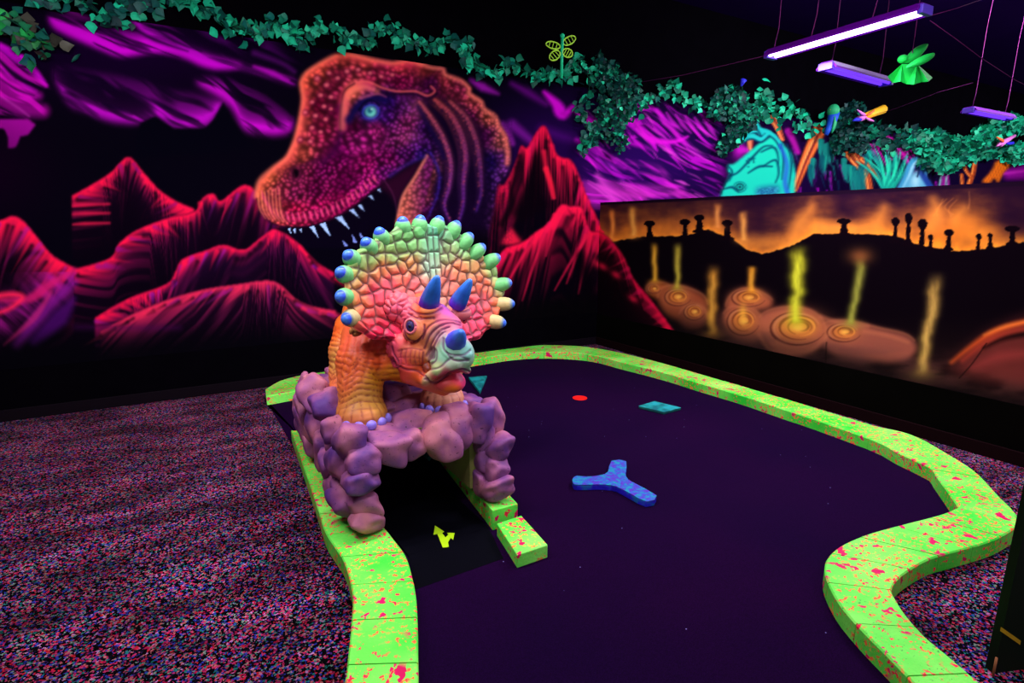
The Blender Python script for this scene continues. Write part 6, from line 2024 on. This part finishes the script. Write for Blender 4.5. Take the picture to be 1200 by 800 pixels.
# ---- green flying ornament hung from the ceiling
M_GF = plain('green_ornament', (24, 190, 70), .6, .15, noise=.2, nscale=14)
gp0 = G(1068, 78, 2.72)
depth = float((gp0 - CPOS) @ FWD)
def at_d(x, y, dz=0.0): return CPOS + ray(x, y) * (depth + dz) - gp0
gf = empty('flying_ornament', gp0); tag(gf, 'bright green winged ornament with a pleated fan tail hanging under the ceiling', 'hanging ornament')
fanb = [(1040, 90), (1046, 97), (1055, 95.5), (1062, 98.5), (1071, 99), (1080, 96), (1088, 95.5), (1093, 91)]
top = (1066, 73)
V = []
for q, th in ((0, 0.0), (1, .05)):
    for i, (x, y) in enumerate(fanb):
        V.append(at_d(x, y, th + (.05 if i % 2 else -.03)))
    for dx in (-9, 9): V.append(at_d(top[0] + dx, top[1] + 2, th))
n = 10
Fc = [tuple(range(0, 8)) + (9, 8)][0:0]
for i in range(7):
    b_ = 8 if i < 3 else 9
    Fc.append((i, i + 1, b_)); Fc.append((i + 1 + n, i + n, b_ + n))
Fc += [(3, 9, 8), (3 + n, 8 + n, 9 + n)]
for i in range(7): Fc.append((i, i + n, i + 1 + n, i + 1))
Fc += [(0, 8, 8 + n, n), (8, 9, 9 + n, 8 + n), (9, 7, 7 + n, 9 + n)]
def fixn(o):
    bm = bmesh.new(); bm.from_mesh(o.data); bmesh.ops.recalc_face_normals(bm, faces=bm.faces); bm.to_mesh(o.data); bm.free(); return o
fixn(mesh_obj('fan_tail', V, Fc, M_GF, gf))
def blade(name, pts, parent, mat, th, fn):
    P = catmull(pts, 4, closed=True); c = P.mean(0)
    V = [fn(x, y, 0) for x, y in P] + [fn(x, y, th) for x, y in P] + [fn(*c, -th * .8), fn(*c, th * 1.8)]
    m_ = len(P)
    Fc = [(i, (i + 1) % m_, m_ + (i + 1) % m_, m_ + i) for i in range(m_)] + [((i + 1) % m_, i, 2 * m_) for i in range(m_)] + [(m_ + i, m_ + (i + 1) % m_, 2 * m_ + 1) for i in range(m_)]
    return fixn(mesh_obj(name, V, Fc, mat, parent, smooth=True))
blade('wing', [(1058, 72), (1064, 64), (1074, 55), (1087, 51), (1085, 58), (1074, 70), (1064, 74)], gf, M_GF, .03, at_d)
blade('wing', [(1062, 78), (1072, 70), (1084, 64), (1095, 62), (1093, 68), (1080, 76), (1066, 80)], gf, M_GF, .03, lambda x, y, d_: at_d(x, y, d_ - .08))
ellipsoid('head', gp0 + at_d(1058, 69), (.035, .035, .03), np.eye(3), M_GF, gf, gp0)
tube('beak', [at_d(1056, 69), at_d(1052.5, 68)], .012, M_GF, gf, seg=8, r2=.003)
tube('cord', [at_d(1068, 70), np.array([0.05, 0.02, 4.3 - gp0[2]])], .003, M_CORD, gf, seg=5)

# ---- little winged toys over the ivy
M_PK = plain('pink_toy', (240, 130, 220), .5, .2); M_ORG = plain('orange_toy', (255, 190, 40), .5, .2); M_BL = plain('blue_toy', (50, 50, 220), .5, .2); M_OR2 = plain('deep_orange_toy', (255, 120, 60), .5, .2)
def toy(name, cx, cy, sc, body, wings, label, cat, Y):
    o0 = onY(cx, cy, Y)
    f = lambda x, y, d_=0: onY(x, y, Y - d_) - o0
    e = empty(name, o0); tag(e, label, cat)
    for p0, p1, r0, r1, m_ in body: tube('body_segment', [f(*p0), f(*((np.array(p0) + p1) / 2)), f(*p1)], r0, m_, e, seg=10, r2=r1)
    for w_, m_ in wings: blade('wing', w_, e, m_, .05, f)
toy('dragonfly_toy', 1015, 134, 1, [((1012, 137), (1035, 128), .05, .07, M_ORG), ((1007, 139), (1013, 137), .05, .05, M_PK)],
    [([(1012, 136), (1007, 133), (1004, 128), (1009, 130), (1015, 134)], M_PK), ([(1014, 138), (1018, 138), (1025, 142), (1018, 142)], M_PK), ([(1010, 139), (1003, 138), (999, 142), (1008, 142)], M_BL), ([(1014, 136), (1020, 131), (1026, 128), (1021, 134)], M_OR2)],
    'glowing orange and pink dragonfly toy above the ivy', 'dragonfly toy', YW - .35)
toy('dragonfly_toy', 1178, 166, 1, [((1172, 169), (1189, 159), .06, .03, M_PK)],
    [([(1176, 167), (1169, 163), (1168, 160), (1176, 163)], M_OR2), ([(1174, 169), (1168, 172), (1167, 171), (1172, 167)], M_PK), ([(1180, 167), (1188, 166), (1188, 169), (1180, 170)], M_BL)],
    'small pink and blue dragonfly toy at the right edge below the branch', 'dragonfly toy', YW - .35)
# parrot
M_PB = plain('blue_parrot_paint', (24, 80, 200), .5, .2, noise=.3, nscale=8); M_PG = plain('green_parrot_head', (40, 170, 110), .5, .2)
Yp = YW - .22
o0 = onY(975, 145, Yp)
pa = empty('parrot_ornament', o0); tag(pa, 'parrot ornament with green head and blue body perched on the ivy', 'parrot ornament')
f = lambda x, y, d_=0: onY(x, y, Yp - d_) - o0
tube('body', [f(977, 132), f(975.5, 140), f(973, 147), f(970, 153), f(968, 158)], .085, M_PB, pa, seg=14, r2=.03)
ellipsoid('head', onY(976.5, 130, Yp), (.085, .09, .10), np.eye(3), M_PG, pa, o0)
tube('beak', [f(974, 129), f(973, 132)], .03, M_ORG, pa, seg=8, r2=.01)
blade('wing', [(979, 132), (981, 142), (978, 152), (974, 156), (976, 144)], pa, M_PG, .05, f)
# small blue bird
o0 = onY(870, 97, Yp)
bb_ = empty('bird_ornament', o0); tag(bb_, 'tiny blue bird ornament perched above the dark bush', 'bird ornament')
f = lambda x, y, d_=0: onY(x, y, Yp - d_) - o0
tube('body', [f(871, 94), f(870, 97), f(868.5, 101)], .045, M_BL, bb_, seg=10, r2=.012)
blade('wing', [(871, 95), (873.5, 93), (872, 98), (870, 99)], bb_, M_BL, .02, f)
tube('leg', [f(869.5, 99), f(870, 106)], .006, M_STEM, bb_, seg=5)

# ---- wires strung under the ceiling
for pts, lb in (([(1090, 24), (1118, 44), (1150, 68), (1190, 94), (1240, 118)], 'thin wire sagging from the bright tube light to the right edge'), ([(1140, 97), (1100, 108), (1050, 127), (1026, 134)], 'thin wire running from the right down to the orange dragonfly toy'),
                ([(902, 64), (860, 74), (800, 88), (752, 96)], 'thin violet wire running left from the bright tube light'), ([(1092, 18), (1120, 10), (1160, -4)], 'thin wire rising right from the end of the bright tube light')):
    P = [G(x, y, 2.9 if y < 60 else 2.85) for x, y in pts]
    if 'orange' in lb: P = [onY(x, y, YW - .35 - (x - 1020) * .02) for x, y in pts]
    if 'left' in lb: P = [onY(x, y, 3.6 + (902 - x) * .012) for x, y in pts]
    if 'sagging' in lb: P = [onY(x, y, 2.35) for x, y in pts]
    if 'rising' in lb: P = [onY(x, y, 2.35) for x, y in pts]
    wr = tube('ceiling_wire', P, .0028, M_CORD, None, seg=5)
    tag(wr, lb, 'wire')
